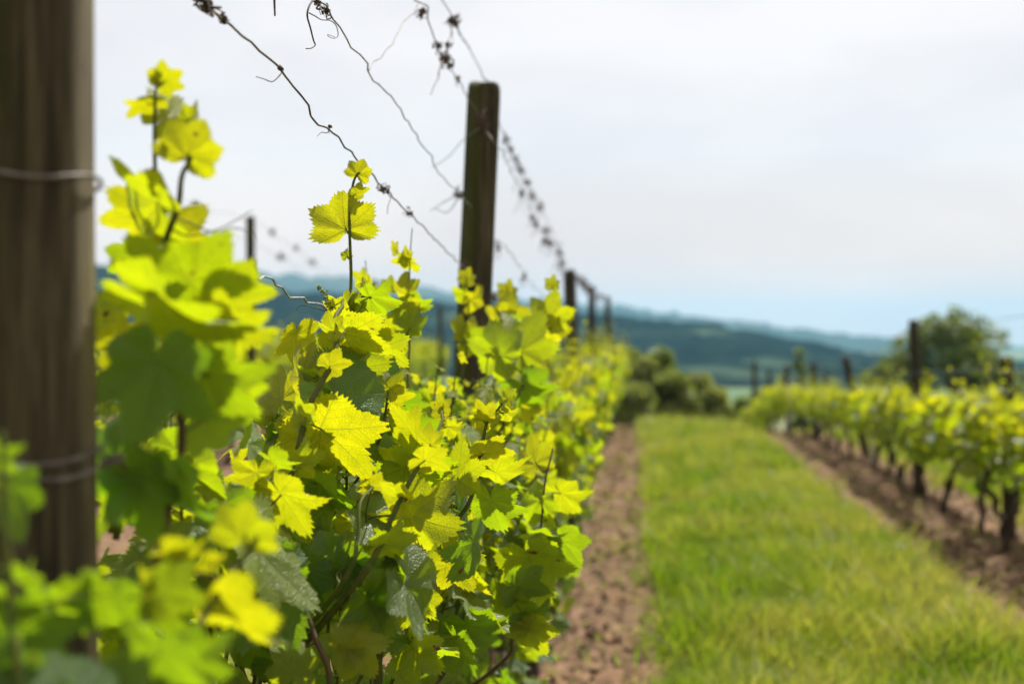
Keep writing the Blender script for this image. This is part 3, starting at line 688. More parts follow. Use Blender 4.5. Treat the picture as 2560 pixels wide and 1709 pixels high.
def near_vine(y, label, shoots, filler, seed, xo=0.0, extra=()):
    g = np.random.default_rng(seed)
    base = np.array([XR+xo, y, float(ground_h(XR, y))]); root = empty('grapevine', base); tag(root, label, 'grapevine', 'grapevines of the left hedge row')
    t = MB(); vine_trunk(t, base, .72, g, g.normal(0, .05)); t.build('trunk', M['bark'], root, base)
    for sh in shoots:
        mb = MB(); r0, r1 = sh['r']; pts = [U(*p) for p in sh['stem']]
        b_ = pts[0]; pts = [np.array([b_[0]*.45+XR*.55-.05, b_[1]+.05, b_[2]-.16])]+pts      # the shoot leaves the cane inside the foliage
        q = smooth_path(pts, 60)
        zig = np.sin(np.linspace(0, len(pts)*3.0, 60))*r0*.35; q = q+RT*zig[:, None]
        rad = np.linspace(r0, r1, 60)*(1+.16*np.clip(np.cos(np.linspace(0, len(pts)*6.2, 60))-.75, 0, 1)*4*.35)
        tube(mb, q, rad, 8)
        so = bpy.data.objects.new('shoot', bpy.data.meshes.new('tmp')); col.objects.link(so); so.parent = root
        for L_ in sh['leaves']:
            L_ = list(L_); shape = L_[8] if len(L_) > 8 else int(g.integers(0, len(hero_me)))
            p, back, s_ = hero_leaf(so, base, *L_[:8], shape)
            dist_ = np.linalg.norm(q-p, axis=1); j = int(np.argmin(dist_+.3*np.clip(q[:, 2]-p[2]+.01, 0, 1)))
            tgt = q[j]
            mid = (p+tgt)/2+back*min(.02, .3*dist_[j])*.5-UP*.004
            if dist_[j] < .11: tube(mb, smooth_path([p+back*-.004, mid, tgt], 10), np.linspace(.0011, .0016, 10)*(.6+.5*min(1, s_/.08)), 6)
        for tn in sh.get('tendrils', []):
            tp = [U(*p) for p in tn]; tendril(mb, [q[int(np.argmin(np.linalg.norm(q-tp[0], axis=1)))]]+tp)
        old = so.data; so.data = mb.mesh('shoot', M[sh.get('mat', 'stem')], base); bpy.data.meshes.remove(old)
        for (a, b_, n, rad_, br) in sh.get('buds', []):
            fb = MB(); cluster(fb, U(*a), U(*b_), n, rad_, br, g); fb.build('flower_cluster', M['flower'], so, base)
    for (sx0, sx1, sy0, sy1, zt0, zt1) in extra:
        mb = MB(); yy = g.uniform(sy0, sy1); xt = g.uniform(sx0, sx1); zt = g.uniform(zt0, zt1); x_0 = XR+(xt-XR)*.35
        q = smooth_path([(x_0, yy+g.normal(0, .04), .95), (x_0*.4+xt*.6, yy+g.normal(0, .05), .95+(zt-.95)*.55), (xt, yy+g.normal(0, .07), zt)], 40)
        q[:, 1] += np.sin(np.linspace(0, 22, 40))*.0035
        tube(mb, q, np.linspace(.0046, .0014, 40), 7)
        so = bpy.data.objects.new('shoot', bpy.data.meshes.new('tmp')); col.objects.link(so); so.parent = root
        m = 9
        for kk in range(m):
            tt = .38+.62*kk/(m-1); i_ = min(39, int(tt*39)); c = q[i_]; sd = 1 if kk % 2 else -1; s_ = (.066*(1-tt)/.62+.020)*g.uniform(.8, 1.2)
            pd = nrm(np.array([.35+g.normal(0, .5), sd*.8+g.normal(0, .3), .45])); pl = s_*g.uniform(.6, 1.1); p = c+pd*pl
            tube(mb, smooth_path([c, c+pd*pl*.55+UP*.004, p], 8), np.linspace(.0015, .0009, 8), 5)
            B = basis(pd*[1, 1, .2]+np.array([0, 0, -.5])+g.normal(0, .25, 3), np.array([.3, .25, .85])+g.normal(0, .40, 3))
            o = bpy.data.objects.new('leaf', hero_me[int(g.integers(0, len(hero_me)))]); col.objects.link(o); o.parent = so
            o.matrix_local = Matrix.Translation(Vector(p-base)) @ Matrix(B.tolist()).to_4x4() @ Matrix.Diagonal((s_, s_, s_, 1))
            o['leaf_age'] = float(np.clip(.5-.6*(tt-.38)/.62+g.normal(0, .12), 0, 1)); o['leaf_rnd'] = float(g.uniform(0, 1))
        old = so.data; so.data = mb.mesh('shoot', M['stem'], base); bpy.data.meshes.remove(old)
    f = MB(); P = []; ages = []; ox = []
    for (n, x0, x1, y0, y1, z0, z1) in filler:
        for _ in range(n):
            z = g.uniform(z0, z1); tt = (z-.5)/1.25
            P.append((x0+(x1-x0)*g.beta(1.7, 1.15), g.uniform(y0, y1), z)); ages.append(np.clip(.90-.62*max(tt, 0)**1.3+g.normal(0, .22), 0, 1)); ox.append((P[-1][0]+.55)*2.5)
    P = np.array(P); put_leaves(f, HERO, P, rand_orient(g, len(P), np.array(ox), .5), g.uniform(.028, .068, len(P)), np.array(ages), g.uniform(0, 1, len(P)), g)
    fo = f.build('foliage', M['leaf'], root, base); fo['kind'] = 'stuff'
    # inner canes that carry the foliage
    for _ in range(7 if y > 1 else 0):
        cb = MB(); yy = y+g.uniform(-.5, .5); x = XR+g.normal(0, .10)
        tube(cb, smooth_path([(XR, yy, .78), (x-.08, yy+g.normal(0, .06), 1.05), (x-.10+g.normal(0, .04), yy+g.normal(0, .08), 1.34)], 20), np.linspace(.0050, .003, 20), 7)
        cb.build('shoot', M['stem_brown'], root, base)
    return root

# (x, y of the leaf base in the photo, length px, direction of the tip, tilt, roll, age (raised on some leaves as painted shade), depth[, shape])
vA = [
 dict(stem=[(330, 1010, 1.62), (365, 800, 1.60), (371, 660, 1.58), (384, 536, 1.57), (390, 380, 1.56), (384, 268, 1.56), (397, 210, 1.56)], r=(.0044, .0016),
      leaves=[(408, 205, 70, 28, -20, 35, .0, 1.56, 1), (392, 196, 40, 110, 20, 40, .1, 1.56, 3), (372, 254, 80, 202, 25, 62, .0, 1.56, 1), (402, 300, 105, 50, 30, 25, .05, 1.60, 2),
              (400, 508, 200, 158, 20, 58, .12, 1.52, 3), (366, 532, 125, 190, 10, 28, .10, 1.60, 0), (345, 640, 95, 205, 20, 30, .45, 1.64, 0)],
      tendrils=[[(405, 208, 1.56), (385, 195, 1.56), (378, 180, 1.56), (384, 170, 1.56)]]),
 dict(stem=[(360, 980, 1.56), (390, 760, 1.53), (415, 620, 1.52), (440, 520, 1.51), (460, 437, 1.50), (473, 393, 1.50)], r=(.0052, .0022),
      leaves=[(466, 392, 122, 62, -5, 12, .0, 1.50, 7), (464, 300, 70, 35, 45, 50, .2, 1.54, 3), (425, 590, 118, 42, 15, 25, .05, 1.56, 0), 
              (430, 690, 175, 168, 15, 40, .30, 1.45, 0), (470, 700, 190, 14, 30, 55, .25, 1.42, 1), (395, 735, 285, -35, 10, 58, .22, 1.36, 3), (560, 742, 140, 14, 25, 55, .15, 1.44, 1), (540, 800, 190, -25, 20, 42, .18, 1.43, 3)],
      tendrils=[[(470, 590, 1.52), (540, 575, 1.53), (600, 545, 1.54), (632, 525, 1.55)], [(530, 580, 1.53), (580, 570, 1.54), (625, 580, 1.55), (640, 600, 1.55)]]),
 dict(stem=[(300, 1700, 1.42), (360, 1500, 1.42), (420, 1300, 1.40), (450, 1100, 1.38), (440, 900, 1.38)], r=(.0055, .004), mat='stem_brown',
      leaves=[(390, 900, 215, -100, -8, 12, .80, 1.33, 0), (520, 930, 165, -55, 10, 30, .65, 1.36, 2), (330, 1190, 175, -70, 8, 20, .95, 1.36, 0), (300, 1150, 170, -150, 15, 10, .95, 1.38, 2), (250, 985, 85, 20, 20, 60, .25, 1.45, 4),
              (465, 1190, 170, -75, 15, 48, .95, 1.34, 3), (500, 1050, 150, 10, 35, 35, .45, 1.42, 1), (560, 960, 130, -40, 25, 50, .2, 1.46, 1), (280, 860, 110, 30, 20, 40, .15, 1.50, 3), (330, 870, 100, 80, 20, 50, .1, 1.55, 5), (265, 800, 90, 60, 15, 40, .1, 1.62, 2)]),
]
v0 = [  # high ages darken these leaves: shade put into their colour
 dict(stem=[(430, 1760, 1.12), (475, 1600, 1.16), (560, 1465, 1.22), (640, 1345, 1.28)], r=(.0038, .0026),
      leaves=[(610, 1345, 120, 80, -10, -8, .15, 1.28, 7), (430, 1385, 105, -28, 30, 45, .10, 1.22, 4), (520, 1400, 65, -10, 40, 30, .05, 1.22, 3), (558, 1503, 225, -50, 5, 52, .12, 1.22, 8), (460, 1390, 60, 160, 20, 20, .0, 1.22, 5)]),
 dict(stem=[(330, 1800, 1.10), (360, 1600, 1.12), (385, 1480, 1.14)], r=(.0042, .0026),
      leaves=[(300, 1490, 125, -75, 20, 20, .75, 1.16, 0), (380, 1480, 100, 175, 50, 10, .10, 1.13, 3), (400, 1490, 130, -12, 45, 15, .35, 1.13, 1), (440, 1510, 130, -70, 20, 35, .80, 1.20, 6), (400, 1620, 170, -100, 20, 15, .85, 1.08, 0), (450, 1640, 160, -40, 20, 15, .8, 1.12, 2)]),
 dict(stem=[(30, 1800, 1.00), (20, 1500, 1.02), (10, 1250, 1.03), (0, 1080, 1.04)], r=(.0040, .0022),
      leaves=[(20, 1220, 140, -80, 10, -45, 1.0, 1.10, 0), (-40, 1130, 100, -50, 20, 30, .7, 1.06, 2), (250, 1480, 125, -115, 15, 10, .75, 1.10, 0), (160, 1500, 130, -20, 25, 30, .7, 1.10, 2), (0, 1500, 150, -40, 25, 30, .90, 1.04, 3), (80, 1440, 120, -70, 25, 40, .8, 1.05, 5),
              (60, 1740, 150, 60, 50, 10, .9, 1.00, 0), (180, 1750, 170, 100, 45, 20, .95, 1.02, 2), (-20, 1690, 140, 20, 40, 25, .85, 1.0, 1), (310, 1760, 150, 130, 35, 20, .7, 1.06, 0), (60, 1560, 170, -60, 15, 10, .9, 1.08, 2)]),
]
vB = [
 dict(stem=[(812, 1250, 2.42), (845, 980, 2.46), (868, 840, 2.52), (875, 728, 2.58), (876, 577, 2.60), (878, 474, 2.60), (893, 439, 2.60), (897, 431, 2.60)], r=(.0044, .0017),
      leaves=[(864, 574, 114, 95, -4, -14, .02, 2.60, 7), (894, 437, 50, 68, 5, 12, .0, 2.60, 7), (887, 486, 44, 32, 20, 62, .0, 2.60, 1), (868, 640, 26, 100, 10, 30, .1, 2.6, 3)]),
 dict(stem=[(690, 1290, 2.06), (723, 1189, 2.08), (773, 1025, 2.12), (830, 898, 2.18), (841, 799, 2.24), (852, 765, 2.30), (862, 748, 2.35)], r=(.0066, .0022),
      leaves=[(801, 1070, 195, -40, 22, 40, .10, 2.18, 1), (830, 1008, 250, -46, 22, -60, .85, 2.28, 3), (757, 940, 105, 128, 20, 35, .08, 2.30, 4), (700, 1000, 100, 100, 30, 20, .12, 2.36, 0), (742, 835, 90, -100, 25, 40, .05, 2.42, 1), (790, 945, 70, 165, 20, 60, .35, 2.28, 3),
              (735, 1130, 100, 110, 30, 20, .8, 2.34, 5), (700, 1090, 80, 60, 30, 20, .95, 2.36, 5), (800, 1110, 130, 120, 35, 30, .1, 2.36, 2), (820, 915, 65, 15, 20, 45, .10, 2.16, 1), (768, 1045, 75, 150, 20, 40, .15, 2.10, 3), (838, 830, 60, 165, 15, 40, .05, 2.21, 2), (735, 1160, 85, 20, 25, 45, .30, 2.07, 0), (842, 850, 45, 40, 20, 40, .0, 2.2, 4), (852, 770, 55, 170, 15, 40, .15, 2.36, 3), (845, 790, 60, 130, 25, 55, .05, 2.36, 1)],
      tendrils=[[(818, 775, 2.36), (790, 770, 2.36), (760, 763, 2.36), (744, 768, 2.36), (743, 778, 2.36)]],
      buds=[((838, 780, 2.36), (795, 713, 2.36), 44, .0045, .0021), ((826, 950, 2.31), (812, 992, 2.29), 34, .005, .0022)]),
 dict(stem=[(835, 1060, 2.50), (862, 930, 2.46), (875, 840, 2.44), (886, 780, 2.42), (905, 745, 2.41), (926, 738, 2.40)], r=(.0042, .0016),
      leaves=[(924, 742, 86, -8, 10, 42, .55, 2.40, 5), (857, 832, 140, -14, 12, 58, .06, 2.34, 1), (866, 925, 112, 10, 10, 22, .18, 2.38, 0), (886, 795, 75, -70, 20, 25, .05, 2.44, 2), (928, 822, 80, -8, 20, 40, .05, 2.50, 3), (946, 868, 95, -28, 25, 30, .08, 2.52, 1),
              (880, 772, 60, 110, 20, 50, .12, 2.41, 3), (895, 770, 52, 60, 15, 40, .0, 2.41, 1), (870, 760, 45, 150, 30, 40, .1, 2.40, 4), (905, 790, 60, -30, 20, 30, .05, 2.45, 2), (900, 720, 38, 60, 25, 60, .05, 2.42, 3)]),
 dict(stem=[(940, 1120, 2.40), (962, 1030, 2.40), (972, 975, 2.40)], r=(.0028, .0018),
      leaves=[(970, 972, 55, 48, 20, 15, .0, 2.40, 0), (975, 1000, 70, 20, 20, 60, .1, 2.42, 1), (905, 960, 60, 100, 30, 30, .15, 2.44, 2), (950, 960, 120, -60, 30, -30, .85, 2.50, 2), (1010, 1010, 80, -60, 30, 30, .8, 2.50, 4)],
      buds=[((955, 1015, 2.39), (955, 980, 2.39), 20, .004, .0018)]),
 dict(stem=[(905, 1440, 1.98), (921, 1411, 1.99), (972, 1317, 2.02), (1042, 1166, 2.08), (1083, 1109, 2.13), (1102, 1050, 2.18), (1108, 1028, 2.21)], r=(.0058, .0017),
      leaves=[(1105, 1025, 46, 98, 10, 20, .0, 2.23, 1), (1119, 1066, 56, -8, 20, 45, .0, 2.22, 3), (1108, 1030, 30, 40, 30, 50, .1, 2.23, 4), (1042, 1110, 130, 118, 20, 50, .05, 2.30, 1), (1022, 1283, 165, -26, 18, 12, .10, 2.14, 2), (917, 1294, 158, -33, 25, -66, .55, 2.12, 3),
              (975, 1318, 100, 200, 20, -30, .80, 2.22, 1), (1050, 1085, 95, -50, 25, 40, .75, 2.34, 4), (1058, 1148, 78, -15, 20, 50, .10, 2.07, 1), (1005, 1245, 85, 175, 20, 45, .15, 2.05, 3), (1080, 1112, 60, 150, 20, 40, .05, 2.12, 2), (955, 1360, 95, 10, 20, 48, .25, 2.00, 0), (1010, 1170, 150, -35, 25, 45, .35, 2.30, 1), (880, 1075, 130, 40, 35, -10, .80, 2.40, 5), (985, 1080, 140, -55, 30, 15, .08, 2.42, 2)],
      tendrils=[[(1110, 1040, 2.23), (1130, 1038, 2.23), (1148, 1032, 2.23), (1155, 1034, 2.23)]]),
 dict(stem=[(868, 1440, 1.98), (890, 1348, 2.00), (904, 1255, 2.04), (930, 1215, 2.10)], r=(.0044, .0016),
      leaves=[(846, 1412, 165, -118, 5, 10, .90, 2.06, 2), (860, 1415, 120, -40, 8, 5, .85, 2.05, 0), (920, 1225, 70, 20, 20, 55, .0, 2.14, 1), (935, 1212, 50, 60, 20, 40, .0, 2.15, 3), (800, 1210, 150, -50, 25, 45, .80, 2.20, 3), (880, 1300, 90, -20, 25, 60, .2, 2.14, 1), (795, 1200, 110, 30, 20, 55, .1, 2.25, 4),
              (930, 1360, 100, -25, 20, 40, .15, 2.12, 2)]),
 dict(stem=[(900, 1700, 2.02), (930, 1560, 2.05), (990, 1480, 2.08), (1060, 1425, 2.10)], r=(.0036, .0014),
      leaves=[(917, 1498, 162, -66, 30, -40, .62, 2.02, 6), (920, 1492, 102, -2, 20, 25, .72, 2.02, 5), (1010, 1459, 175, -52, 25, -64, .60, 2.03, 3), (1060, 1420, 60, 15, 20, 40, .0, 2.09, 1), (1040, 1425, 75, 75, 20, 35, .1, 2.12, 2), (1045, 1490, 95, -115, 15, 15, .12, 2.10, 0), (1000, 1405, 80, 60, 30, 20, .7, 2.14, 4),
              (869, 1618, 112, 10, 10, -22, .02, 1.96, 2), (872, 1622, 60, -70, 20, 10, .05, 1.96, 1), (735, 1680, 95, 78, 15, 15, .35, 1.92, 4), (960, 1440, 80, 110, 30, 20, .75, 2.12, 5)]),
 dict(stem=[(820, 1740, 1.92), (780, 1580, 1.95), (720, 1440, 1.98), (640, 1350, 2.0)], r=(.0050, .003), mat='stem_brown',
      leaves=[(645, 1372, 235, -57, 22, -64, .30, 1.82, 1), (665, 1452, 205, -72, 15, -56, .9, 1.86, 5), (700, 1230, 140, -60, 20, 30, .15, 1.95, 0), (640, 1180, 90, -110, 20, 40, .1, 1.95, 2), (680, 1150, 80, -60, 30, 40, .5, 2.0, 4), (760, 1420, 150, -120, 15, 20, .95, 2.05, 0), (600, 1580, 160, -70, 20, 30, .9, 1.98, 2), (700, 1660, 150, -40, 20, 30, .95, 1.98, 0)],
      buds=[((652, 1530, 1.93), (628, 1490, 1.93), 30, .004, .0019)]),
]
vC = [
 dict(stem=[(1150, 1290, 2.36), (1190, 1166, 2.38), (1220, 1055, 2.40), (1245, 1020, 2.41), (1268, 990, 2.42)], r=(.0042, .0015),
      leaves=[(1218, 1050, 58, 118, 8, 18, .0, 2.40, 0), (1212, 1052, 45, 160, 20, 30, .0, 2.40, 1), (1262, 1030, 50, -8, 20, 50, .05, 2.42, 3), (1268, 1000, 40, 60, 20, 62, .1, 2.42, 1), (1255, 1010, 36, 75, 30, 60, .05, 2.42, 3), (1143, 1199, 104, 82, -6, -8, .10, 2.32, 0), (1203, 1134, 92, 8, 18, 58, .08, 2.38, 1),
              (1150, 1290, 115, -62, 28, -52, .85, 2.40, 2), (1180, 1356, 125, -72, 30, -50, .75, 2.26, 2), (1120, 1395, 110, -50, 15, 10, .12, 2.32, 1), (1230, 1250, 110, -80, 20, 20, .55, 2.6, 2), (1240, 1180, 100, -30, 25, 40, .25, 2.6, 4)]),
 dict(stem=[(1259, 1651, 3.0), (1282, 1589, 3.0), (1321, 1442, 3.02), (1348, 1329, 3.04), (1365, 1200, 3.06), (1380, 1120, 3.08)], r=(.0046, .0018), mat='stem_brown',
      leaves=[(1350, 1330, 95, -14, 25, 60, .55, 3.0, 3), (1405, 1352, 85, -48, 20, 25, .70, 3.0, 1), (1320, 1395, 135, -68, 12, 20, .15, 2.98, 0), (1290, 1465, 98, -8, 28, 30, .75, 2.94, 1), (1270, 1500, 100, -100, 20, 25, .6, 2.96, 2), (1310, 1530, 85, -20, 30, 30, .75, 2.94, 5), (1320, 1570, 90, -50, 20, 35, .2, 2.94, 1), (1340, 1160, 80, 100, 20, 20, .1, 3.1, 0),
              (1400, 1230, 90, -60, 20, 30, .15, 3.1, 2), (1350, 1250, 90, -120, 20, 30, .5, 3.05, 2), (1170, 1560, 110, -60, 25, 20, .8, 2.8, 2), (1140, 1600, 100, -100, 25, 30, .75, 2.75, 0)]),
 dict(stem=[(1160, 1240, 3.3), (1230, 1110, 3.4), (1310, 960, 3.6), (1350, 860, 3.75), (1372, 790, 3.85), (1380, 720, 3.9)], r=(.0054, .0018),
      leaves=[(1370, 800, 78, 75, -4, -5, .08, 3.85, 0), (1376, 822, 62, -12, 15, 25, .05, 3.85, 2), (1381, 715, 32, 85, 10, 20, .0, 3.9, 1), (1300, 880, 120, 60, 15, 20, .25, 3.65, 0), (1255, 890, 110, 160, 15, 15, .3, 3.6, 2), (1310, 970, 100, -60, 25, 20, .75, 3.6, 4), (1240, 1080, 100, 170, 20, 40, .15, 3.5, 3)]),
 dict(stem=[(1010, 1060, 3.1), (1020, 900, 3.15), (1025, 780, 3.2), (1022, 700, 3.2), (1032, 570, 3.2)], r=(.0040, .0010),
      leaves=[(1026, 655, 55, 170, 20, 50, .05, 3.2, 1), (1018, 645, 42, 130, 30, 40, .05, 3.2, 3), (1030, 755, 70, -25, 25, 40, .4, 3.2, 3), (1018, 735, 60, 150, 20, 30, .05, 3.2, 2), (1022, 820, 70, 10, 20, 35, .45, 3.15, 4), (1012, 800, 60, 165, 20, 40, .3, 3.18, 1), (1020, 760, 50, -80, 20, 20, .05, 3.16, 2), (990, 625, 30, 110, 20, 40, .0, 3.2, 1)]),
 dict(stem=[(1150, 960, 4.0), (1168, 850, 4.05), (1172, 760, 4.1), (1165, 690, 4.1)], r=(.0042, .0014),
      leaves=[(1166, 700, 36, 80, 15, 30, .0, 4.1, 1), (1175, 750, 60, 35, 20, 50, .05, 4.1, 3), (1158, 735, 45, 170, 20, 50, .3, 4.1, 3), (1165, 850, 70, 20, 10, 15, .05, 4.05, 0), (1150, 830, 50, 140, 20, 40, .05, 4.05, 2), (1180, 855, 60, -30, 30, 30, .5, 4.05, 4)]),
 dict(stem=[(1235, 960, 4.3), (1262, 850, 4.4), (1270, 770, 4.5), (1268, 720, 4.5)], r=(.0044, .0014),
      leaves=[(1268, 790, 62, 15, 8, 20, .05, 4.45, 0), (1260, 800, 62, 150, 10, 20, .05, 4.45, 2), (1269, 735, 42, 85, 15, 30, .0, 4.5, 1), (1265, 770, 40, 100, 20, 30, .0, 4.5, 3), (1275, 820, 60, -40, 30, 30, .5, 4.4, 4)]),
 dict(stem=[(915, 900, 3.4), (930, 780, 3.45), (922, 730, 3.5), (912, 650, 3.5)], r=(.0030, .0010),
      leaves=[(915, 705, 48, 140, 20, 30, .1, 3.5, 1), (925, 740, 46, 30, 20, 40, .05, 3.5, 3), (975, 720, 36, 90, 20, 30, .05, 3.6, 1), (965, 830, 70, -20, 20, 40, .3, 3.4, 2), (990, 850, 70, 160, 20, 40, .2, 3.4, 4)]),
]
near_vine(.75, 'grapevine with big blurred leaves in the bottom left corner, in front of the nearest post', v0,
          [(60, -.95, -.55, .45, 1.15, .55, 1.12)], 901, -.02)
near_vine(1.75, 'grapevine with two tall backlit shoots right beside the nearest post', vA,
          [(150, -.92, -.52, 1.42, 2.05, .6, 1.64), (60, -.98, -.66, 1.5, 2.1, .9, 1.60)], 902, 0, [(-.75, -.56, 1.55, 2.15, 1.50, 1.68)]*7)
near_vine(2.65, 'sharply focused grapevine with one lit leaf standing up against the sky', vB,
          [(130, -.92, -.52, 2.1, 3.1, .6, 1.62), (150, -.64, -.43, 2.15, 3.1, .65, 1.54)], 903, 0, [(-.62, -.40, 2.2, 3.1, 1.48, 1.70)]*12+[(-.42, -.34, 2.3, 3.1, 1.28, 1.5)]*6)
near_vine(3.75, 'grapevine just before the tall cracked post, with several shoots above the leaves', vC,
          [(180, -.95, -.42, 3.1, 4.4, .5, 1.60), (210, -.58, -.27, 3.15, 4.4, .6, 1.60)], 904, 0, [(-.62, -.30, 3.2, 4.4, 1.42, 1.68)]*16+[(-.36, -.22, 3.3, 4.4, 1.2, 1.5)]*8)

# ------------------------------------------------------------------ grass, litter
gg = np.random.default_rng(5)
def strip_grass(n, x0, x1, y0, y1, hmin, hmax, w, power=1.6):
    u = gg.uniform(0, 1, n); y = y0*(y1/y0)**u; x = gg.uniform(x0-.25, x1+.25, n)
    edge = np.clip(np.minimum(x-x0, x1-x)/.30+.55, 0, 1)*(.35+.9*vnoise(x, y, .35, 9))
    keep = gg.uniform(0, 1, n) < edge+.05; x, y = x[keep], y[keep]; n = len(x)
    tall = vnoise(x, y, .55, 4); hh = (hmin+(hmax-hmin)*tall*gg.uniform(.35, 1.1, n)); ww = w*(y/8)**.5*gg.uniform(.7, 1.3, n)
    z = ground_hd(x, y)-.01; a = gg.uniform(0, 2*math.pi, n); lean = gg.normal(0, .55, (n, 2))*hh[:, None]
    dx, dy = np.cos(a)*ww, np.sin(a)*ww
    b = np.stack([x, y, z], -1); V = np.empty((n, 5, 3))
    V[:, 0] = b-np.stack([dx, dy, 0*dx], -1); V[:, 1] = b+np.stack([dx, dy, 0*dx], -1)
    mid = b+np.stack([lean[:, 0]*.35, lean[:, 1]*.35, hh*.6], -1)
    V[:, 2] = mid+np.stack([dx, dy, 0*dx], -1)*.75; V[:, 3] = mid-np.stack([dx, dy, 0*dx], -1)*.75
    V[:, 4] = b+np.stack([lean[:, 0], lean[:, 1], hh], -1)
    o5 = np.arange(n)[:, None]*5
    patch = vnoise(x, y, .9, 14)*.85+vnoise(x, y, .22, 15)*.65
    age = np.clip(patch-.44+gg.normal(0, .16, n)+(gg.uniform(0, 1, n) < .10)*.6, 0, 1)
    return V.reshape(-1, 3), o5+np.array([[3, 2, 4]]), o5+np.array([[0, 1, 2, 3]]), np.repeat(age, 5)
gb = MB()
for args in [(110000, .24, 2.06, 5.5, 36, .06, .34, .0052), (3500, -.75, .3, 5.0, 34, .03, .10, .006), (2200, 2.0, 3.7, 7, 34, .03, .10, .007), (2600, .3, 2.0, 5.5, 34, .30, .55, .0030), (34000, 3.70, 5.75, 9, 36, .05, .20, .009), (9000, -3.3, -1.2, 3.0, 30, .04, .15, .008)]:
    V, t3, q4, ag = strip_grass(*args); gb.add(V, t3, q4, {'leaf_age': ag})
tag(gb.build('grass', M['grass']), 'lush green grass growing on the path between the vine rows', 'grass', kind='stuff')
lb = MB(); n = 15000
u = gg.uniform(0, 1, n); y = 3.0*(34/3.0)**u; which = gg.uniform(0, 1, n)
x = np.where(which < .52, gg.uniform(-1.05, .25, n), gg.uniform(1.95, 4.0, n)); z = ground_hd(x, y)+.008
s_ = gg.uniform(.010, .034, n)*(y/7)**.4; a = gg.uniform(0, 6.28, n); as_ = gg.uniform(.15, .6, n)
d1 = np.stack([np.cos(a), np.sin(a), gg.normal(0, .35, n)], -1)*s_[:, None]; d2 = np.stack([-np.sin(a), np.cos(a), gg.normal(0, .5, n)], -1)*(s_*as_)[:, None]
c = np.stack([x, y, z+.006], -1); V = np.stack([c-d1-d2, c+d1-d2*.5, c+d1+d2, c-d1*.8+d2], 1)
lb.add(V.reshape(-1, 3), None, np.arange(n)[:, None]*4+np.arange(4)[None], {'leaf_age': np.repeat(np.clip(gg.beta(1.1, 1.6, n), 0, 1), 4)})
tag(lb.build('dry_litter', M['litter'], smooth=False), 'dry chips of bark and old leaves scattered on the brown soil', 'litter', kind='stuff')

# pale vine stakes and a stone
for (px, py, ph, d), lab in [((2527, 1235, 150, 12.6), 'pale grey stake beside the slanting trunks at the right edge'), ((1972, 1140, 90, 27), 'short pale stake under the far part of the right row'), ((2180, 1180, 110, 19.5), 'thin pale stake among the trunks in the middle of the right row')]:
    b = U(px, py, d); g0 = ground_at(b); hgt = ph*d/F+.35; mb = MB()
    q = [np.array([b[0], b[1], g0-.1]), np.array([b[0]+.01, b[1], g0+hgt*.5]), np.array([b[0]+.015, b[1], g0+hgt])]
    tube(mb, smooth_path(q, 14), np.full(14, .022), 10, rough=.03); tube(mb, [q[-1]+UP*.002, q[-1]+UP*.012], [.024, .018], 10)
    o = mb.build('vine_stake', M['stake'], None, b*[1, 1, 0]); o.location = b*[1, 1, 0]; tag(o, lab, 'stake', 'pale stakes in the right row')
mb = MB(); b = U(2245, 1283, 11.5); b[2] = ground_at(b)+.03
th, ph_ = np.meshgrid(np.linspace(0, 2*math.pi, 13)[:-1], np.linspace(.1, 3.0, 8)); rr = .06*(1+.35*(vnoise(th*1.3, ph_*1.5, .7, 6)-.5))
V = np.stack([rr*1.3*np.cos(th)*np.sin(ph_), rr*np.sin(th)*np.sin(ph_), rr*.7*np.cos(ph_)], -1).reshape(-1, 3)+b
q = [(i*12+j, (i+1)*12+j, (i+1)*12+(j+1) % 12, i*12+(j+1) % 12) for i in range(7) for j in range(12)]; mb.add(V, None, q)
o = mb.build('stone', M['stake'], None, b); o.location = b; tag(o, 'small whitish stone lying on the soil of the right row', 'stone')

# ------------------------------------------------------------------ bushes and trees beyond the crest
def foliage_cloud(mb, blobs, per, size, g, gaps=.0):
    quad = np.array([(-1, 0, 0), (0, -.55, 0), (1, 0, .15), (0, .55, 0)])
    for (c, r) in blobs:
        n = int(per*g.uniform(.7, 1.2)); d = g.normal(0, 1, (n, 3)); d /= np.linalg.norm(d, axis=1, keepdims=True)
        P = np.asarray(c, float)+d*np.asarray(r)*(g.uniform(.25, 1, (n, 1))**.45)
        nor = d+g.normal(0, .7, (n, 3))+np.array([0, 0, .5]); tip = g.normal(0, 1, (n, 3))
        B = np.array([basis(t_, q_) for t_, q_ in zip(tip, nor)]); S = size*g.uniform(.6, 1.4, n); tint = g.uniform(0, .45)
        W = np.einsum('mij,nj->mni', B, quad)*S[:, None, None]+P[:, None]
        mb.add(W.reshape(-1, 3), None, np.arange(n)[:, None]*4+np.arange(4)[None], {'leaf_age': np.repeat(np.clip(tint+g.normal(.18, .2, n), 0, 1), 4)})
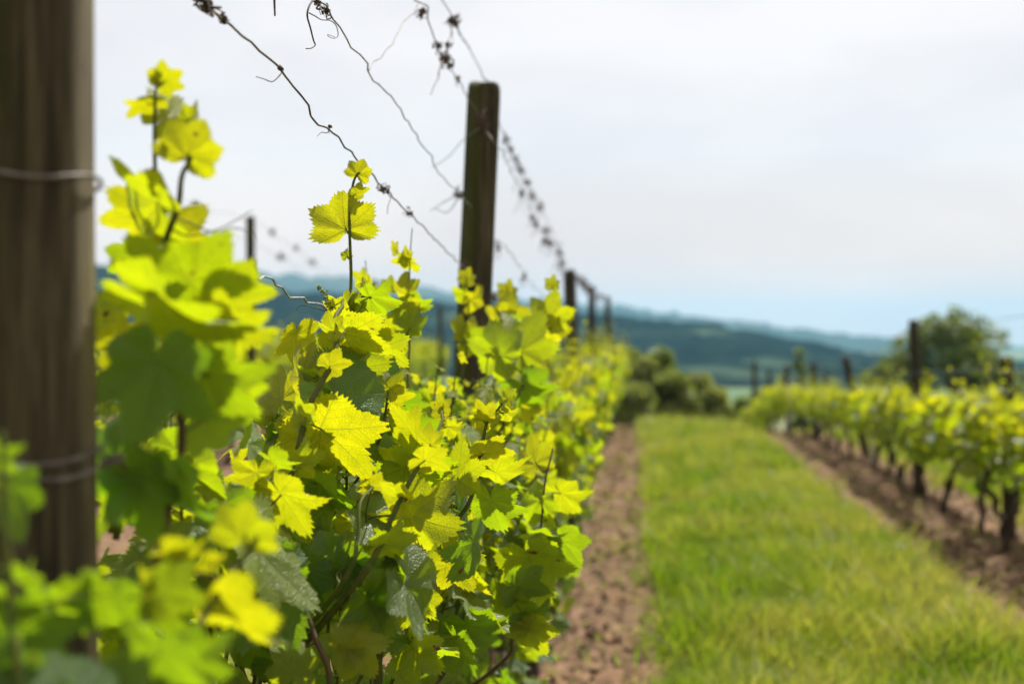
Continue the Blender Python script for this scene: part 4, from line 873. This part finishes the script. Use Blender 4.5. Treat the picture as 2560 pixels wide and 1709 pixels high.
def tree(name, px, d, top_py, half_px, label, cat, seed, group, mat='tree', shape='round', size=.10, nb=26, per=150, trunk=True, basez=None):
    g = np.random.default_rng(seed); p = U(px, 854.5, d); z0 = ground_at(p) if basez is None else basez
    base = np.array([p[0], p[1], z0]); H = U(px, top_py, d)[2]-z0; W = half_px*d/F
    root = empty(name, base); tag(root, label, cat, group)
    t = MB(); tz = .32 if trunk else .12
    top = np.array([g.normal(0, .1)*W, g.normal(0, .1)*W, H*.8]); r0 = max(.03, H*.022)
    tube(t, smooth_path([(0, 0, -.2), (g.normal(0, .04)*W, 0, H*tz), top*[.6, .6, .7], top], 24), np.linspace(r0, r0*.25, 24), 9, rough=.05)
    t.build('trunk', M['treebark'], root)
    blobs = []
    for i in range(nb):
        if shape == 'round':
            v = g.normal(0, 1, 3); v /= np.linalg.norm(v); v *= g.uniform(.35, 1)**.4
            c = np.array([v[0]*W*.80, v[1]*W*.80, H*(.60 if trunk else .50)+v[2]*H*(.34 if trunk else .42)]); rr = W*g.uniform(.26, .42)
        else:
            f = g.uniform(.12, .97); rad = W*(1-f)**.7*1.05; a_ = g.uniform(0, 6.28); c = np.array([math.cos(a_)*rad*.6, math.sin(a_)*rad*.6, H*f]); rr = max(W*.22, rad*.5)
        blobs.append((c, np.array([rr, rr, rr*.8])))
    lm = MB()
    for c, r in blobs[::2]:
        st = np.array([0, 0, max(H*.15, c[2]-.35*H)]); tube(lm, smooth_path([st, (st+c)/2+g.normal(0, .05, 3)*W, c], 10), np.linspace(r0*.45, r0*.12, 10), 6)
    lm.build('limbs', M['treebark'], root)
    f = MB(); foliage_cloud(f, blobs, per, size, g); f.build('crown', M[mat], root)
    return root
tree('broadleaf_tree', 2385, 82, 762, 165, 'large round broadleaf tree behind the right vine row', 'tree', 1, 'trees behind the right row', mat='bigtree', size=.24, nb=34, per=230)
tree('broadleaf_tree', 2245, 84, 838, 90, 'lower bushy tree touching the left side of the large round tree', 'tree', 2, 'trees behind the right row', mat='bigtree', size=.24, nb=26, per=240)
tree('broadleaf_tree', 2195, 88, 862, 50, 'smallest rounded tree left of the large round tree', 'tree', 3, 'trees behind the right row', mat='bigtree', size=.22, nb=18, per=200)
tree('broadleaf_tree', 2500, 90, 880, 60, 'low tree on the right flank of the large round tree', 'tree', 4, 'trees behind the right row', mat='bigtree', size=.24, nb=24, per=240)
tree('broadleaf_tree', 2580, 100, 905, 70, 'low dark tree at the right edge of the photograph', 'tree', 5, 'trees behind the right row', mat='bigtree', size=.2, nb=20, per=150)
tree('pointed_tree', 1997, 95, 862, 48, 'slim pointed distant tree behind posts of the right row', 'tree', 6, None, shape='cone', size=.17, nb=26, per=120)
for i, (px, d, ty, hw, lab, mt) in enumerate([
    (1570, 41, 845, 85, 'pale bush directly beside the far end of the hedge row', 'bush'),
    (1650, 44, 872, 90, 'dark rounded bush in the middle of the gap beyond the grass', 'tree'),
    (1735, 46, 915, 80, 'olive bush on the right of the gap beyond the grass', 'bush'),
    (1610, 50, 850, 95, 'taller dark bush behind the pale one at the end of the path', 'tree'),
    (1590, 38, 955, 55, 'low greyish shrub at the end of the grass path', 'bush'),
    (1800, 52, 985, 60, 'low grey-brown shrub left of the right row end', 'bush'),
    (1860, 70, 968, 70, 'distant low shrub behind the far end of the right row', 'tree'),
    (1685, 43, 915, 70, 'mid-green bush filling the step between the dark rounded and olive bushes', 'bush'),
    (1480, 55, 860, 70, 'bush half hidden behind the hedge row end', 'tree')]):
    tree('bush', px, d, ty, hw, lab, 'bush', 20+i, 'bushes beyond the grass path', mat=mt, size=.13 if d < 60 else .17, nb=26, per=260, trunk=False)
for i, (px, d, ty, hw) in enumerate([(1745, 330, 962, 50), (1905, 300, 958, 60), (2080, 340, 955, 60), (1400, 320, 940, 70), (760, 300, 905, 60), (640, 340, 900, 70), (1010, 310, 925, 70), (2560, 320, 945, 80), (2440, 360, 950, 60)]):
    tree('valley_tree', px, d, ty, hw, 'faint distant tree down in the hazy valley', 'tree', 50+i, 'distant trees in the valley', size=.7, nb=14, per=90)

# ------------------------------------------------------------------ haze
hz = bpy.data.meshes.new('haze')
x0, x1, y0, y1, z0, z1 = -5900, 5900, -35, 9400, -60, 245
vv = [(x0, y0, z0), (x1, y0, z0), (x1, y1, z0), (x0, y1, z0), (x0, y0, z1), (x1, y0, z1), (x1, y1, z1), (x0, y1, z1)]
hz.from_pydata(vv, [], [(3, 2, 1, 0), (4, 5, 6, 7), (0, 1, 5, 4), (1, 2, 6, 5), (2, 3, 7, 6), (3, 0, 4, 7)])
ho = bpy.data.objects.new('haze', hz); col.objects.link(ho); ho.display_type = 'WIRE'
N = NT('haze_air'); pv = N.n('ShaderNodeVolumePrincipled'); pv.inputs['Color'].default_value = (.32, .63, .93, 1); pv.inputs['Density'].default_value = 1.35e-4; pv.inputs['Anisotropy'].default_value = 0.0
N.l(pv.outputs[0], N.o.inputs['Volume']); hz.materials.append(N.m)
tag(ho, 'thin bluish haze lying over the valley and the hills', 'haze', kind='stuff')
